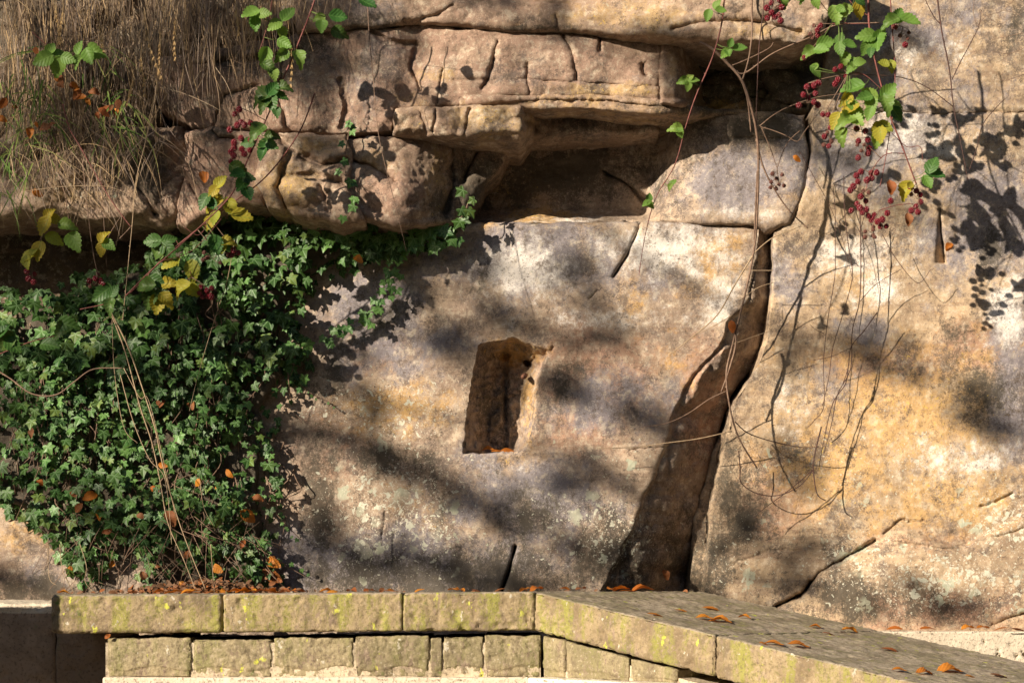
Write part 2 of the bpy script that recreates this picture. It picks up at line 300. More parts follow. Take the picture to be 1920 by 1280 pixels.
# ------------------------------------------------------------------ rock blocks
DM = np.full((340, 500), 9.)                      # nearest rock distance on a 4 px raster, used to lay plants on the rock
def gauss(px, py, L):
    t = np.zeros(px.shape)
    for cx, cy, rx, ry, s in L: t = np.maximum(t, s*np.exp(-((px-cx)/rx)**2-((py-cy)/ry)**2))
    return t
def wob(px, py, amp, s, off): return n2(px, py, s, 3, off)*amp
def block(name, label, poly, dfn, mat='rock', rnd=18, back=.35, step=2.3, amps=(.012, .006, .0022), cracks=(), warp=5, extra=None,
          masks=None, facet=(), ridge=0., root=None, seed=0, cat='rock', kind=None, wallout=0.):
    xs = [p[0] for p in poly]; ys = [p[1] for p in poly]
    gx = np.arange(min(xs)-8., max(xs)+8., step); gy = np.arange(min(ys)-8., max(ys)+8., step)
    X, Y = np.meshgrid(gx, gy); H, Wd = X.shape
    def SD(x, y): return polysd(x+wob(x, y, warp, 1/38., 3.1+seed), y+wob(x, y, warp, 1/33., 9.7+seed), poly)
    sd = SD(X, Y); ins = sd < step*.7
    cell = ins[:-1, :-1] & ins[1:, :-1] & ins[:-1, 1:] & ins[1:, 1:]
    ii, jj = np.nonzero(cell); idx = np.arange(H*Wd).reshape(H, Wd)
    Q = np.stack([idx[ii, jj], idx[ii+1, jj], idx[ii+1, jj+1], idx[ii, jj+1]], 1)
    used = np.unique(Q); mp = np.full(H*Wd, -1); mp[used] = np.arange(len(used)); Q = mp[Q]
    px = X.ravel()[used]; py = Y.ravel()[used]; s = sd.ravel()[used]
    gyv, gxv = np.gradient(sd, step); gxv = gxv.ravel()[used]; gyv = gyv.ravel()[used]; gl = np.hypot(gxv, gyv)+1e-6; gxv /= gl; gyv /= gl
    E = np.concatenate([Q[:, [0, 1]], Q[:, [1, 2]], Q[:, [2, 3]], Q[:, [3, 0]]]); n = len(used)
    key = E[:, 0]*n+E[:, 1]; rk = E[:, 1]*n+E[:, 0]; be = E[~np.isin(key, rk)]; bv = np.unique(be)
    px[bv] -= s[bv]*gxv[bv]; py[bv] -= s[bv]*gyv[bv]; s[bv] = 0
    d = dfn(px, py)+np.zeros(n); e = np.clip(1+s/rnd, 0, 1); d = d+rnd/600.*(1-np.sqrt(1-e*e*.96))
    qx = px+wob(px, py, 5, 1/22., 5.5); qy = py+wob(px, py, 5, 1/25., 1.5); qx = qx+wob(px, py, 3, 1/7., 2.5); qy = qy+wob(px, py, 3, 1/7., 8.5)
    for pl, wd, dp in cracks:
        dd = segd(qx, qy, pl); wv = wd*(1+.5*n2(px, py, 1/40., 2, 7.))
        d = d+dp*np.exp(-(dd/np.maximum(wv, .5))**2)
    if extra is not None: d = extra(px, py, qx, qy, d)
    for fi, (R_, asp, amp_) in enumerate(facet):
        rg = np.random.default_rng(int(seed*31+fi*7+1)); bw, bh = max(xs)-min(xs), max(ys)-min(ys); nf = int(min(260, max(6, bw*bh/(R_*R_*asp)*1.6)))
        cx = rg.uniform(min(xs)-20, max(xs)+20, nf); cy = rg.uniform(min(ys)-20, max(ys)+20, nf); tx = rg.normal(0, .55, nf); ty = rg.normal(0, .45, nf); aa = rg.uniform(-.35, .35, nf)
        hb = np.full(n, -9.)
        wx = px+wob(px, py, R_*.14, 1/(R_*.5), 2.2); wy = py+wob(px, py, R_*.12, 1/(R_*.5), 6.2)
        for q in range(nf):
            ux = (wx-cx[q])/R_; uy = (wy-cy[q])/(R_*asp); hb = np.maximum(hb, aa[q]+tx[q]*ux+ty[q]*uy-1.1*(ux*ux+uy*uy))
        d = d-amp_*(np.clip(hb, -1.5, 1)+.3)*sm(0, -R_*.25, s)
    ri = np.clip((py/4+10).astype(int), 0, 339); ci = np.clip((px/4+10).astype(int), 0, 499); np.minimum.at(DM, (ri, ci), d)
    V = np.stack([(px-960)/F*d, d, EYE+(HOR-py)/F*d], 1); A = [px, py]
    K = 14; ring = bv; rmap = np.full(n, -1); rmap[bv] = np.arange(len(bv)); rings = [V]; QQ = [Q]; base = bv.copy(); tot = n; bpx = [px]; bpy_ = [py]
    for k in range(1, K+1):
        f = (k/K)**1.3*back; Vn = V[bv].copy(); Vn[:, 1] += f
        out = wallout*f; Vn[:, 0] += gxv[bv]*out; Vn[:, 2] -= gyv[bv]*out
        rings.append(Vn); bpx.append(px[bv]); bpy_.append(py[bv])
        nb = tot+np.arange(len(bv))
        a = base[rmap[be[:, 0]]]; b = base[rmap[be[:, 1]]]; c = nb[rmap[be[:, 1]]]; e_ = nb[rmap[be[:, 0]]]
        QQ.append(np.stack([b, a, e_, c], 1)); base = nb; tot += len(bv)
    V = np.concatenate(rings); Q = np.concatenate(QQ); px = np.concatenate(bpx); py = np.concatenate(bpy_)
    fn = np.cross(V[Q[:, 2]]-V[Q[:, 0]], V[Q[:, 3]]-V[Q[:, 1]]); N = np.zeros_like(V)
    for c in range(4): np.add.at(N, Q[:, c], fn)
    N /= np.linalg.norm(N, axis=1, keepdims=True)+1e-12
    if N[:n, 1].mean() > 0: N = -N; Q = Q[:, ::-1]
    W3 = V*np.array([1, 1, 1.]); a0, a1, a2 = amps
    h = a0*fbm(W3, 2.6, 2, seed+.3)+a1*fbm(W3*np.array([1, 1, 1.6]), 11, 3, seed+4.)+a2*fbm(W3, 60, 4, seed+8.)
    if ridge: h = h+ridge*fbm(W3*np.array([1, 1, 1.9]), 5.5, 3, seed+2., True)
    V = V+N*h[:, None]
    mk = np.zeros((len(V), 4)); mk2 = np.zeros((len(V), 4)); mk2[:, 3] = 1
    if masks:
        for i, kx in enumerate(('grey', 'ochre', 'lichen', 'dark')):
            if kx in masks: mk[:, i] = gauss(px, py, masks[kx])
        for i, kx in enumerate(('bloom', 'pink')):
            if kx in masks: mk2[:, i] = gauss(px, py, masks[kx])
    o = mesh_np(name, V, Q, M[mat], root, attrs={'m': mk, 'm2': mk2})
    if root is None: tag(o, label, cat, None, kind)
    return o
def ln(v, pts):                                     # piecewise linear
    return np.interp(v, [p[0] for p in pts], [p[1] for p in pts])
ALL = (960, 640, 5000, 5000, 1)

# recess behind everything
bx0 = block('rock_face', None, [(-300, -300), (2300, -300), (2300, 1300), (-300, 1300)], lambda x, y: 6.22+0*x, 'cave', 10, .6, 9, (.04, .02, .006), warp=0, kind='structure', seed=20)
tag(bx0, kind='structure')
for kk in ('category',):
    if kk in bx0: del bx0[kk]

XA = [(430, 1425), (560, 1402), (605, 1362), (650, 1345), (700, 1300), (760, 1265), (850, 1235), (900, 1215), (980, 1185), (1080, 1140), (1130, 1120)]
XC = [(200, 1447), (430, 1447), (560, 1440), (640, 1428), (690, 1410), (745, 1372), (860, 1330), (960, 1302), (1100, 1286), (1240, 1280)]
NICHE = [(898, 648), (935, 641), (962, 634), (1000, 647), (1030, 653), (1015, 700), (1004, 740), (1000, 790), (998, 820), (978, 848), (920, 851), (868, 849), (872, 790), (884, 720)]
def facetf(px, py, R_, asp, sd, bb):
    rg = np.random.default_rng(sd); nf = int((bb[2]-bb[0])*(bb[3]-bb[1])/(R_*R_*asp)*1.6); cx = rg.uniform(bb[0], bb[2], nf); cy = rg.uniform(bb[1], bb[3], nf)
    tx = rg.normal(0, .6, nf); ty = rg.normal(0, .5, nf); aa = rg.uniform(-.4, .4, nf); hb = np.full(px.shape, -9.); wx = px+wob(px, py, R_*.12, 1/(R_*.4), 2.2)
    for q in range(nf):
        ux = (wx-cx[q])/R_; uy = (py-cy[q])/(R_*asp); hb = np.maximum(hb, aa[q]+tx[q]*ux+ty[q]*uy-1.2*(ux*ux+uy*uy))
    return np.clip(hb, -1.5, 1)
def exA(px, py, qx, qy, d):
    xa = ln(py, XA)+7*n2(py, py*0, 1/30., 3, 2.); xc = ln(py, XC)
    t = np.clip((px-xa)/(xc-xa+1), 0, 1.2)
    lump = .045*np.exp(-((px-1335)/45)**2-((py-690)/60)**2)+.03*np.exp(-((px-1210)/30)**2-((py-1050)/50)**2)
    d = d+np.where(px > xa, np.clip((xc-xa)/600*.95, .05, .25)*sm(0, 1.1, t)+.02*sm(0, .06, t)-lump*sm(0, .2, t)+.014*n2(px, py, 1/30., 3, 6.)*sm(0, .2, t)-(.034*facetf(px, py, 42, 1.5, 5, (1100, 420, 1460, 1150))+.012*facetf(px, py, 17, 1.2, 9, (1100, 420, 1460, 1150)))*sm(0, .18, t), 0)
    # hand cut niche
    sx = px+4*n2(px, py, 1/11., 3, 1.2); sy = py+4*n2(px, py, 1/12., 3, 8.2)
    s = -polysd(sx, sy, NICHE)
    xl = ln(py, [(640, 898), (720, 884), (790, 872), (850, 868)]); xr = ln(py, [(650, 1030), (700, 1015), (740, 1004), (820, 998), (850, 985)])
    left = (sx-xl)/52*.16+.012; right = (xr-sx)/34*.14+.03
    top = (sy-ln(px, [(890, 640), (935, 641), (965, 634), (1030, 655)]))/ln(px, [(880, 16), (1020, 46)])*.15+.01; bot = .3
    dep = np.minimum(np.minimum(left, right), np.minimum(top, .145)); dep = np.clip(dep+.024*n2(px, py, 1/13., 3, 3.)*(s > 4), 0, .18)
    rag = .03*np.exp(-((px-948)/5)**2)*(s > 4)       # dark seam down the back
    d = d+np.where(s > 0, (dep+rag)*sm(0, 2.5, s), 0)
    hx = np.hypot((px-989)/8, (py-681-.3*(px-989))/5.5)+.3*n2(px, py, 1/6., 2, 4.); d = d+.05*sm(1.1, .7, hx)
    # lip worn below the niche, hollow of the slanting chisel mark
    d = d+.012*np.exp(-((px-930)/60)**2-((py-872)/22)**2)
    for pl, wd, dp in (([(1198, 428), (1175, 480), (1150, 520)], 5, .035), ([(1120, 545), (1105, 560)], 3, .012), ([(966, 1025), (955, 1070), (940, 1110)], 5, .07)):
        dd = segd(px, py, pl); d = d+dp*sm(wd*1.4, wd*.2, dd)
    d = d-.012*sm(1035, 1000, px)*sm(960, 1000, px)*sm(640, 700, py)*sm(860, 800, py)
    return d
A_m = dict(grey=[(1000, 480, 330, 110, .8), (700, 600, 130, 150, .95), (1300, 400, 180, 60, .6), (1120, 760, 190, 90, .75), (1000, 930, 200, 120, .9), (700, 1060, 400, 90, .9), (840, 640, 120, 40, .8)],
    ochre=[(740, 760, 130, 70, .7), (1330, 480, 110, 90, .55), (960, 870, 80, 30, .6), (1010, 420, 120, 16, .9), (1180, 570, 50, 70, .6), (1265, 700, 50, 100, .4), (965, 660, 60, 30, 1), (992, 760, 16, 90, 1), (790, 950, 90, 90, .4)],  # in the niche, ochre paints the sunlit right wall and the ceiling's bounce light
    lichen=[(740, 960, 190, 140, .95), (720, 770, 200, 90, .75), (1130, 1000, 170, 110, .8), (1180, 850, 90, 90, .5), (1000, 700, 800, 600, .18)],
    dark=[(860, 1090, 460, 90, 1), (740, 940, 260, 170, .62), (600, 960, 70, 250, .75), (1140, 1050, 140, 100, 1), (720, 600, 100, 60, .7), (700, 860, 220, 40, .8), (1280, 1040, 90, 120, .7), (990, 960, 120, 60, .85), (1050, 730, 22, 100, .75), (925, 760, 60, 90, .9), (610, 700, 70, 110, .9), (1150, 1060, 150, 60, .8), (905, 520, 30, 60, .5), (1060, 490, 40, 40, .5), (1080, 690, 90, 30, .55), (1240, 620, 50, 30, .5)],  # dark stains, plus painted shade at the niche and under the dapple
    bloom=[(980, 500, 110, 70, .8), (1250, 470, 150, 70, .8), (1130, 600, 190, 30, .5), (930, 880, 60, 20, .5), (1360, 560, 50, 90, .6)],
    pink=[(1120, 700, 170, 120, .8), (1320, 760, 90, 150, .9), (700, 640, 120, 120, .6), (1080, 800, 130, 60, .8), (620, 860, 120, 160, .5)])
block('rock_slab', 'broad leaning sandstone slab with the square-cut niche in it', [(430, 422), (700, 418), (1000, 421), (1250, 420), (1420, 422), (1450, 428), (1442, 560), (1430, 640), (1410, 690), (1372, 745), (1330, 860), (1302, 960), (1286, 1100), (1280, 1240), (380, 1240), (380, 800)],
      lambda x, y: 5.97-.07*sm(420, 1150, y)+.02*sm(900, 560, x)-.02*np.exp(-((x-1010)/60)**2-((y-480)/80)**2), 'rock', 9, .3, 2.1,
      (.014, .006, .0017), (([(1180, 845), (1280, 830)], 2, .006), ([(1040, 650), (1020, 672), (1005, 700)], 2.2, .012), ([(1050, 540), (1120, 520), (1160, 508)], 2, -.003), ([(720, 960), (718, 1010)], 2, .006), ([(740, 1000), (736, 1060)], 2, .006)),
      3, exA, A_m, ridge=0.002, facet=(), seed=1)

def exB(px, py, qx, qy, d):
    xc = ln(py, XC); lw = ln(py, [(400, 2), (745, 3), (830, 14), (950, 26), (1200, 36)])+2.5*n2(py, py*0, 1/14., 3, 5.)
    d = d+.15*sm(4.5, 0, px-xc-lw)*sm(700, 860, py)
    below = py-ln(px+4*n2(px, py, 1/15., 3, 4.), [(1280, 1300), (1455, 1136), (1510, 1110), (1535, 1072), (1600, 1036), (1700, 985), (1800, 1020), (1920, 960), (2100, 900)])
    d = d+.012*sm(-1.5, 1.5, below)*sm(1700, 1500, px)-.026*sm(0, 16, below)-.012*sm(0, 90, below)
    d = d-.012*sm(206, 216, py+3*n2(px, py, 1/30., 2, 1.))-.012*sm(216, 200, py)
    sx = (px-1762)/ln(py, [(400, 3), (495, 13)]); slot = sm(1.15, .75, np.abs(sx))*sm(388, 400, py)*sm(497, 493, py); d = d+.05*slot*sm(-1.2, 1.1, sx)
    return d
B_m = dict(grey=[(1700, 230, 260, 190, .62), (1740, 30, 240, 60, .7), (1640, 300, 260, 110, .8), (1850, 420, 130, 150, .95), (1700, 60, 260, 60, .7), (1480, 520, 60, 80, .7), (1900, 700, 50, 260, .95), (1620, 620, 60, 40, .8), (1560, 730, 50, 80, .7), (1760, 440, 70, 60, .8)],
    ochre=[(1680, 780, 240, 170, .8), (1560, 870, 170, 130, .8), (1780, 930, 190, 100, .75), (1600, 540, 120, 50, .5), (1880, 640, 100, 80, .6), (1700, 130, 120, 50, .3), (1660, 960, 230, 60, .55)],
    lichen=[(1780, 1090, 260, 80, 1.), (1620, 1060, 160, 90, .8), (1400, 1050, 120, 110, .6), (1880, 980, 100, 110, .9), (1650, 880, 300, 140, .5), (1700, 500, 600, 400, .2)],
    dark=[(1600, 1130, 330, 70, .85), (1400, 930, 80, 150, .85), (1480, 1010, 110, 70, .6), (1840, 740, 90, 80, .95), (1580, 640, 50, 40, .6), (1640, 690, 130, 30, .7), (1330, 1060, 60, 120, .9), (1870, 470, 60, 60, .75), (1900, 60, 60, 60, .8), (1720, 130, 50, 40, .5), (1500, 850, 60, 40, .6), (1800, 620, 60, 30, .6), (1880, 300, 40, 90, .5)],  # dark mottles, plus painted shade by the crack and at dapple and berry-shadow spots
    bloom=[(1600, 480, 130, 60, .7), (1720, 260, 170, 60, .55), (1890, 580, 40, 70, 1), (1800, 860, 150, 50, .65), (1480, 760, 50, 90, .5), (1640, 540, 60, 40, .8), (1700, 90, 140, 40, .5)],
    pink=[(1850, 650, 120, 60, 1), (1660, 690, 150, 50, 1), (1760, 1150, 200, 60, .8), (1700, 120, 200, 90, .4), (1460, 930, 100, 120, .8), (1740, 1010, 200, 40, .6)])
block('rock_slab', 'tall ochre and grey sandstone face filling the right side behind the berries', [(1556, -80), (2120, -80), (2120, 1260), (1282, 1260), (1290, 1100), (1306, 960), (1334, 860), (1376, 748), (1414, 692), (1434, 640), (1446, 560), (1454, 436), (1490, 410), (1512, 350), (1524, 280), (1520, 220), (1550, 100)],
      lambda x, y: 5.985-.05*sm(500, 1150, y)-.03*sm(1500, 1800, x)*sm(420, 600, y)-.045*sm(480, 330, y), 'rockgold', 5, .32, 2.2, (.018, .007, .002),
      (([(1540, 213), (1640, 210), (1760, 214), (1930, 210)], 2.2, .010), ([(1455, 1136), (1510, 1110), (1535, 1072), (1600, 1036), (1640, 1012)], 2.4, .03), ([(1455, 1136), (1500, 1118), (1520, 1090)], 3, .04), ([(1655, 1000), (1690, 975), (1730, 978)], 1.8, .014),
       ([(1860, 1172), (1890, 1160), (1930, 1148)], 3, .03), ([(1370, 1060), (1440, 1030), (1500, 1030)], 1.6, .006), ([(1640, 1012), (1780, 1030), (1920, 990)], 2, .010), ([(1840, 950), (1900, 925)], 2, .012)),
      3, exB, B_m, ridge=0.002, facet=(), seed=2)
# shaded bed under the overhang, ending in the rounded knob
def exD(px, py, qx, qy, d):
    knob = np.exp(-((px-1480)/55)**2-((py-330)/95)**2); d = d-.022*knob
    d = d+.13*sm(1265, 1215, px+.25*(py-330))*sm(432, 385, py+5*n2(px, py, 1/30., 3, 2.))-.05*sm(1240, 1330, px)
    dg = (px-900)*.75+(py-415)
    d = d-.02*sm(0, 14, py-ln(px, [(900, 425), (960, 412), (1010, 398), (1060, 412), (1100, 430)]))
    return d
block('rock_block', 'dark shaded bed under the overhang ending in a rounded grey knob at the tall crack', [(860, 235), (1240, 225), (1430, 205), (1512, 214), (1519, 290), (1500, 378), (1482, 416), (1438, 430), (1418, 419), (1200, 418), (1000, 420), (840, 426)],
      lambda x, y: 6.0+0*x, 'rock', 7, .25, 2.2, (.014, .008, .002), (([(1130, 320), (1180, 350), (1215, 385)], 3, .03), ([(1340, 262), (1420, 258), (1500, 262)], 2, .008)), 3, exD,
      dict(grey=[(1370, 340, 140, 90, 1), (1490, 300, 50, 120, .8)], ochre=[(1010, 405, 80, 18, 1), (940, 350, 100, 70, .5), (1485, 360, 30, 50, .5)], dark=[(1060, 320, 240, 80, 1), (1420, 240, 140, 45, 1), (900, 340, 60, 100, 1), (1330, 300, 50, 40, .5)], lichen=[ALL[:4]+(.12,)], bloom=[(1370, 400, 110, 16, .5), (1080, 412, 150, 16, .5)], pink=[(900, 300, 80, 80, .6)]), ridge=0.003, facet=((60, 0.8, 0.008),), seed=3)  # dark mask paints the overhang's shadow onto this bed
# topmost bed
block('rock_ledge', 'topmost sandstone bed whose long rounded end overhangs the bramble canes', [(560, -90), (1560, -90), (1558, 20), (1545, 66), (1500, 80), (1400, 78), (1300, 70), (1180, 66), (1060, 58), (960, 54), (860, 46), (780, 40), (560, 60)],
      lambda x, y: 5.80-.09*sm(1000, 1350, x)+.02*sm(20, -60, y), 'ledge', 8, .42, 2.2, (.016, .007, .0022),
      (([(1260, 55), (1330, 40), (1420, 42), (1500, 60)], 5, .02), ([(1440, 35), (1470, 15), (1480, 0)], 4, .014), ([(760, 40), (820, 30), (850, 10)], 4, .015), ([(1050, 60), (1040, 30)], 3, .01)), 4, None,
      dict(ochre=[(1180, 30, 200, 40, .7), (1420, 60, 120, 20, .6)], grey=[(700, 20, 120, 60, .5), (1460, 40, 90, 30, .4)], dark=[(980, 52, 120, 8, 1), (690, 60, 80, 40, .8)], lichen=[ALL[:4]+(.16,)], bloom=[(900, 20, 300, 40, .25)], pink=[(1000, 0, 300, 60, .6)]), ridge=0.003, facet=((90, 0.5, 0.014), (32, 0.6, 0.005)), seed=4)
# recess under its right end
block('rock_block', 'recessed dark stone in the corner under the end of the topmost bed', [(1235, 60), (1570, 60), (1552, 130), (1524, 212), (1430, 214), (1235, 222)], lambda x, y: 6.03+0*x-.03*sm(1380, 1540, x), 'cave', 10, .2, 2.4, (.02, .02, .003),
      (([(1425, 80), (1415, 130), (1440, 170), (1420, 210)], 4, .03), ([(1380, 180), (1450, 190), (1510, 200)], 4, .03)), 4, None, dict(ochre=[(1360, 205, 60, 20, .8)], dark=[ALL[:4]+(.5,)], lichen=[ALL[:4]+(.1,)], grey=[(1520, 130, 60, 80, .9)]), ridge=0.006, facet=((50, 0.7, 0.03), (20, 0.8, 0.008)), seed=5)  # dark stone colour and mask paint the shade below the topmost bed
# long middle bed
def exF(px, py, qx, qy, d):
    d = d+.30*sm(1262, 1345, px+4*n2(px, py, 1/20., 2, 3.))+.014*sm(1240, 1232, px)*sm(1255, 1242, px)
    for cx, w_, a in ((700, 60, .025), (850, 50, .02), (960, 70, .022), (1080, 60, .02), (1200, 60, .012), (560, 60, .03), (440, 70, .04)):
        d = d-a*np.exp(-((px-cx+.1*(py-120))/w_)**4)
    d = d-.02*sm(178, 186, py-.02*(px-900))*sm(860, 900, px)
    return d
block('rock_ledge', 'long pinkish sandstone bed across the middle of the overhang with upright cracks', [(300, 110), (420, 90), (560, 66), (700, 52), (780, 45), (880, 52), (1060, 64), (1180, 72), (1262, 76), (1345, 84), (1345, 205), (1262, 196), (1180, 182), (1100, 178), (980, 186), (880, 196), (800, 202), (740, 206), (740, 250), (640, 252), (520, 244), (360, 240), (300, 200)],
      lambda x, y: 5.83+.03*sm(640, 400, x)-.02*sm(60, 190, y), 'ledge', 7, .35, 2.1, (.012, .007, .0026),
      (([(932, 80), (928, 110), (915, 150), (905, 165)], 3.5, .025), ([(1055, 66), (1075, 105), (1082, 150)], 3.5, .02), ([(990, 120), (985, 150), (992, 175)], 3.5, .02), ([(1127, 72), (1124, 95)], 3, .02), ([(1205, 120), (1206, 136), (1212, 142)], 5, .035), ([(1240, 80), (1236, 190)], 2.6, .02),
       ([(780, 90), (770, 130), (790, 170)], 4, .015), ([(640, 150), (650, 200), (640, 240)], 4, .02), ([(850, 150), (1000, 150), (1240, 165)], 3, .006), ([(700, 60), (730, 80), (780, 84)], 4, .02), ([(530, 110), (520, 180), (540, 240)], 5, .02), ([(370, 120), (470, 110), (560, 98)], 5, .03), ([(400, 235), (420, 180), (480, 160)], 4, .02), ([(820, 195), (830, 130)], 3, .01)), 5, exF,
      dict(ochre=[(1150, 170, 150, 16, .8), (1260, 130, 16, 60, .7), (820, 140, 60, 20, .6), (780, 190, 50, 24, .6)], grey=[(690, 150, 90, 90, .7), (1230, 150, 120, 14, .5), (560, 160, 120, 80, .5)], dark=[(420, 110, 120, 40, 1), (690, 130, 50, 60, .6), (540, 90, 100, 30, .8)], lichen=[ALL[:4]+(.12,)], bloom=[(1000, 120, 260, 50, .35)], pink=[ALL[:4]+(.7,)]), ridge=0.003, facet=((85, 0.9, 0.015), (30, 0.9, 0.003)), seed=6)
block('rock_ledge', 'thin wedge of sandstone jutting out below the long middle bed', [(860, 186), (980, 180), (1100, 176), (1200, 184), (1330, 203), (1400, 207), (1400, 213), (1330, 218), (1200, 212), (1080, 204), (980, 202), (860, 200)],
      lambda x, y: 5.80+.16*sm(1220, 1390, x), 'ledge', 7, .35, 1.8, (.006, .006, .002), (([(1000, 190), (1120, 188), (1250, 200)], 2, .012),), 3, None, dict(ochre=[ALL[:4]+(.5,)], dark=[(1300, 200, 120, 30, .8)], pink=[ALL[:4]+(.6,)]), ridge=0.003, facet=((60, 0.3, 0.005), (22, 0.5, 0.003)), seed=7)
def exG(px, py, qx, qy, d):
    d = d+.17*sm(975, 1002, px+5*n2(px, py, 1/12., 2, 2.))+.03*sm(1000, 1230, px)
    for cx, w_, a in ((760, 22, .012), (830, 40, .02), (900, 34, .016), (955, 26, .012)): d = d-a*np.exp(-((px-cx-.15*(py-230))/w_)**4)
    return d+.03*sm(244, 262, py-5*np.sin(px/26.))
block('rock_ledge', 'sunlit yellowish lip of sandstone at the bottom of the overhang above the shaded hollow', [(738, 236), (742, 204), (800, 202), (880, 198), (980, 198), (1080, 204), (1235, 216), (1235, 248), (1160, 256), (1060, 262), (980, 266), (930, 262), (860, 258), (800, 260), (738, 252)],
      lambda x, y: 5.77+0*x, 'ledge', 9, .34, 1.9, (.008, .01, .003), (([(880, 205), (874, 250)], 3, .02), ([(820, 205), (812, 245)], 3, .015), ([(790, 208), (800, 250)], 3, .012)), 4, exG,
      dict(ochre=[(920, 225, 90, 40, .9), (780, 230, 60, 40, .5)], grey=[(1100, 250, 90, 20, .4)], dark=[(1130, 225, 120, 30, .6)], bloom=[(920, 230, 70, 30, .6)], pink=[(820, 230, 80, 40, .5)]), ridge=0.003, facet=((40, 1.0, 0.012), (16, 0.9, 0.004)), seed=8)  # dark mask paints shade into the recessed right end
# lower left ledge, three blocks
block('rock_block', 'brown block with pink sunlit corner at the right end of the lower ledge', [(655, 262), (745, 256), (880, 262), (960, 268), (940, 310), (905, 350), (880, 412), (840, 420), (740, 424), (690, 408), (655, 390), (640, 330)],
      lambda x, y: 5.80+.16*sm(730, 900, x)-.02*sm(290, 400, y), 'ledge', 9, .3, 2.1, (.015, .010, .003), (([(660, 300), (700, 312), (740, 340)], 6, .03), ([(845, 280), (850, 340), (835, 400)], 6, .03), ([(895, 280), (870, 340)], 5, .03)), 5, None,
      dict(ochre=[(820, 340, 30, 90, .6), (700, 300, 60, 30, .6)], dark=[(890, 340, 60, 90, 1), (830, 390, 60, 50, .8)], pink=[(720, 360, 90, 60, 1)], lichen=[ALL[:4]+(.1,)]), ridge=0.004, facet=((85, 0.8, 0.03), (30, 0.8, 0.004)), seed=9)
block('rock_block', 'fractured honey coloured block of the lower ledge just right of the red berries', [(500, 250), (650, 252), (662, 300), (650, 350), (680, 410), (640, 420), (560, 402), (500, 385), (480, 330)],
      lambda x, y: 5.77-.02*sm(300, 390, y), 'ledge', 9, .34, 2.1, (.015, .010, .003), (([(520, 255), (560, 290), (600, 310), (650, 300)], 6, .035), ([(530, 330), (590, 330), (640, 345)], 6, .02), ([(540, 290), (520, 350), (540, 395)], 6, .03), ([(600, 350), (620, 400)], 4, .015)), 5, None,
      dict(ochre=[(540, 350, 60, 60, .9), (600, 270, 60, 20, .6)], dark=[(560, 320, 50, 30, .6)], pink=[(590, 370, 60, 40, .6)], bloom=[(610, 275, 40, 20, .6)], lichen=[ALL[:4]+(.12,)]), ridge=0.004, facet=((80, 0.7, 0.034), (30, 0.8, 0.005)), seed=10)
block('rock_block', 'smooth pinkish block of the lower ledge with cane shadows and an orange leaf on it', [(350, 248), (400, 240), (500, 252), (505, 320), (500, 388), (440, 384), (380, 400), (350, 428), (330, 420), (345, 330)],
      lambda x, y: 5.79+.02*sm(400, 350, x), 'ledge', 12, .34, 2.2, (.014, .008, .0022), (([(400, 245), (410, 260), (450, 262)], 5, .03), ([(345, 330), (380, 390)], 4, .02)), 4, None,
      dict(pink=[ALL[:4]+(1,)], dark=[(390, 250, 60, 18, .8)], ochre=[(480, 340, 30, 60, .5)]), ridge=0.002, facet=((90, 0.8, 0.02), (30, 0.8, 0.004)), seed=11)
block('rock_block', 'deep brown block under the dry grass at the left end of the lower ledge', [(-520, 290), (60, 300), (180, 250), (250, 236), (345, 238), (352, 320), (338, 415), (310, 426), (270, 412), (180, 408), (60, 400), (-520, 400)],
      lambda x, y: 5.84-.03*sm(120, 300, x)+.05*sm(250, 350, x), 'ledge', 18, .34, 2.4, (.02, .02, .003), (([(250, 340), (290, 400)], 6, .03), ([(120, 330), (200, 350)], 5, .02)), 5, None,
      dict(ochre=[(120, 360, 100, 40, .6)], dark=[(270, 320, 100, 90, 1.)], pink=[(300, 390, 60, 40, .5)], lichen=[(120, 350, 120, 50, .5)]), ridge=0.004, facet=((70, 0.8, 0.03), (26, 0.8, 0.008)), seed=12)
# bank the grass grows from and the low rock at the bottom left
block('rock_block', 'rough stone coloured dark as shade, hidden behind the hanging dry grass at the top left', [(-520, -90), (590, -90), (580, 60), (430, 96), (310, 112), (300, 230), (180, 262), (60, 300), (-520, 300)],
      lambda x, y: 5.93-.08*sm(400, 0, x)*sm(60, 260, y)+0*x, 'cave', 16, .3, 3.0, (.04, .03, .004), (([(300, 80), (450, 84), (590, 70)], 8, .04),), 6, None, dict(dark=[ALL[:4]+(.7,)], ochre=[(500, 40, 100, 50, .5)]), ridge=0.02, facet=((60, 0.8, 0.04), (22, 0.8, 0.01)), seed=13)  # dark colour and dark mask paint the shade behind the blades
block('rock_boulder', 'pale mossy boulder at the foot of the ivy by the left edge', [(-120, 900), (80, 930), (200, 980), (300, 1060), (300, 1260), (-120, 1260)], lambda x, y: 5.95-.08*sm(930, 1120, y)+0*x, 'rock', 40, .2, 2.6, (.02, .01, .002), (), 5, None,
      dict(ochre=[(40, 1010, 90, 50, .6)], dark=[(60, 1110, 160, 50, 1)], lichen=[ALL[:4]+(.25,)], grey=[(100, 1080, 100, 50, .5)]), ridge=0.003, facet=((120, 0.8, 0.02), (40, 0.8, 0.004)), seed=14, cat='boulder')
def rock_d(px, py):
    i = int(np.clip(py/4+10, 1, 338)); j = int(np.clip(px/4+10, 1, 498)); v = DM[i-1:i+2, j-1:j+2]; v = v[v < 6.15]
    return float(v.min()) if len(v) else 6.1

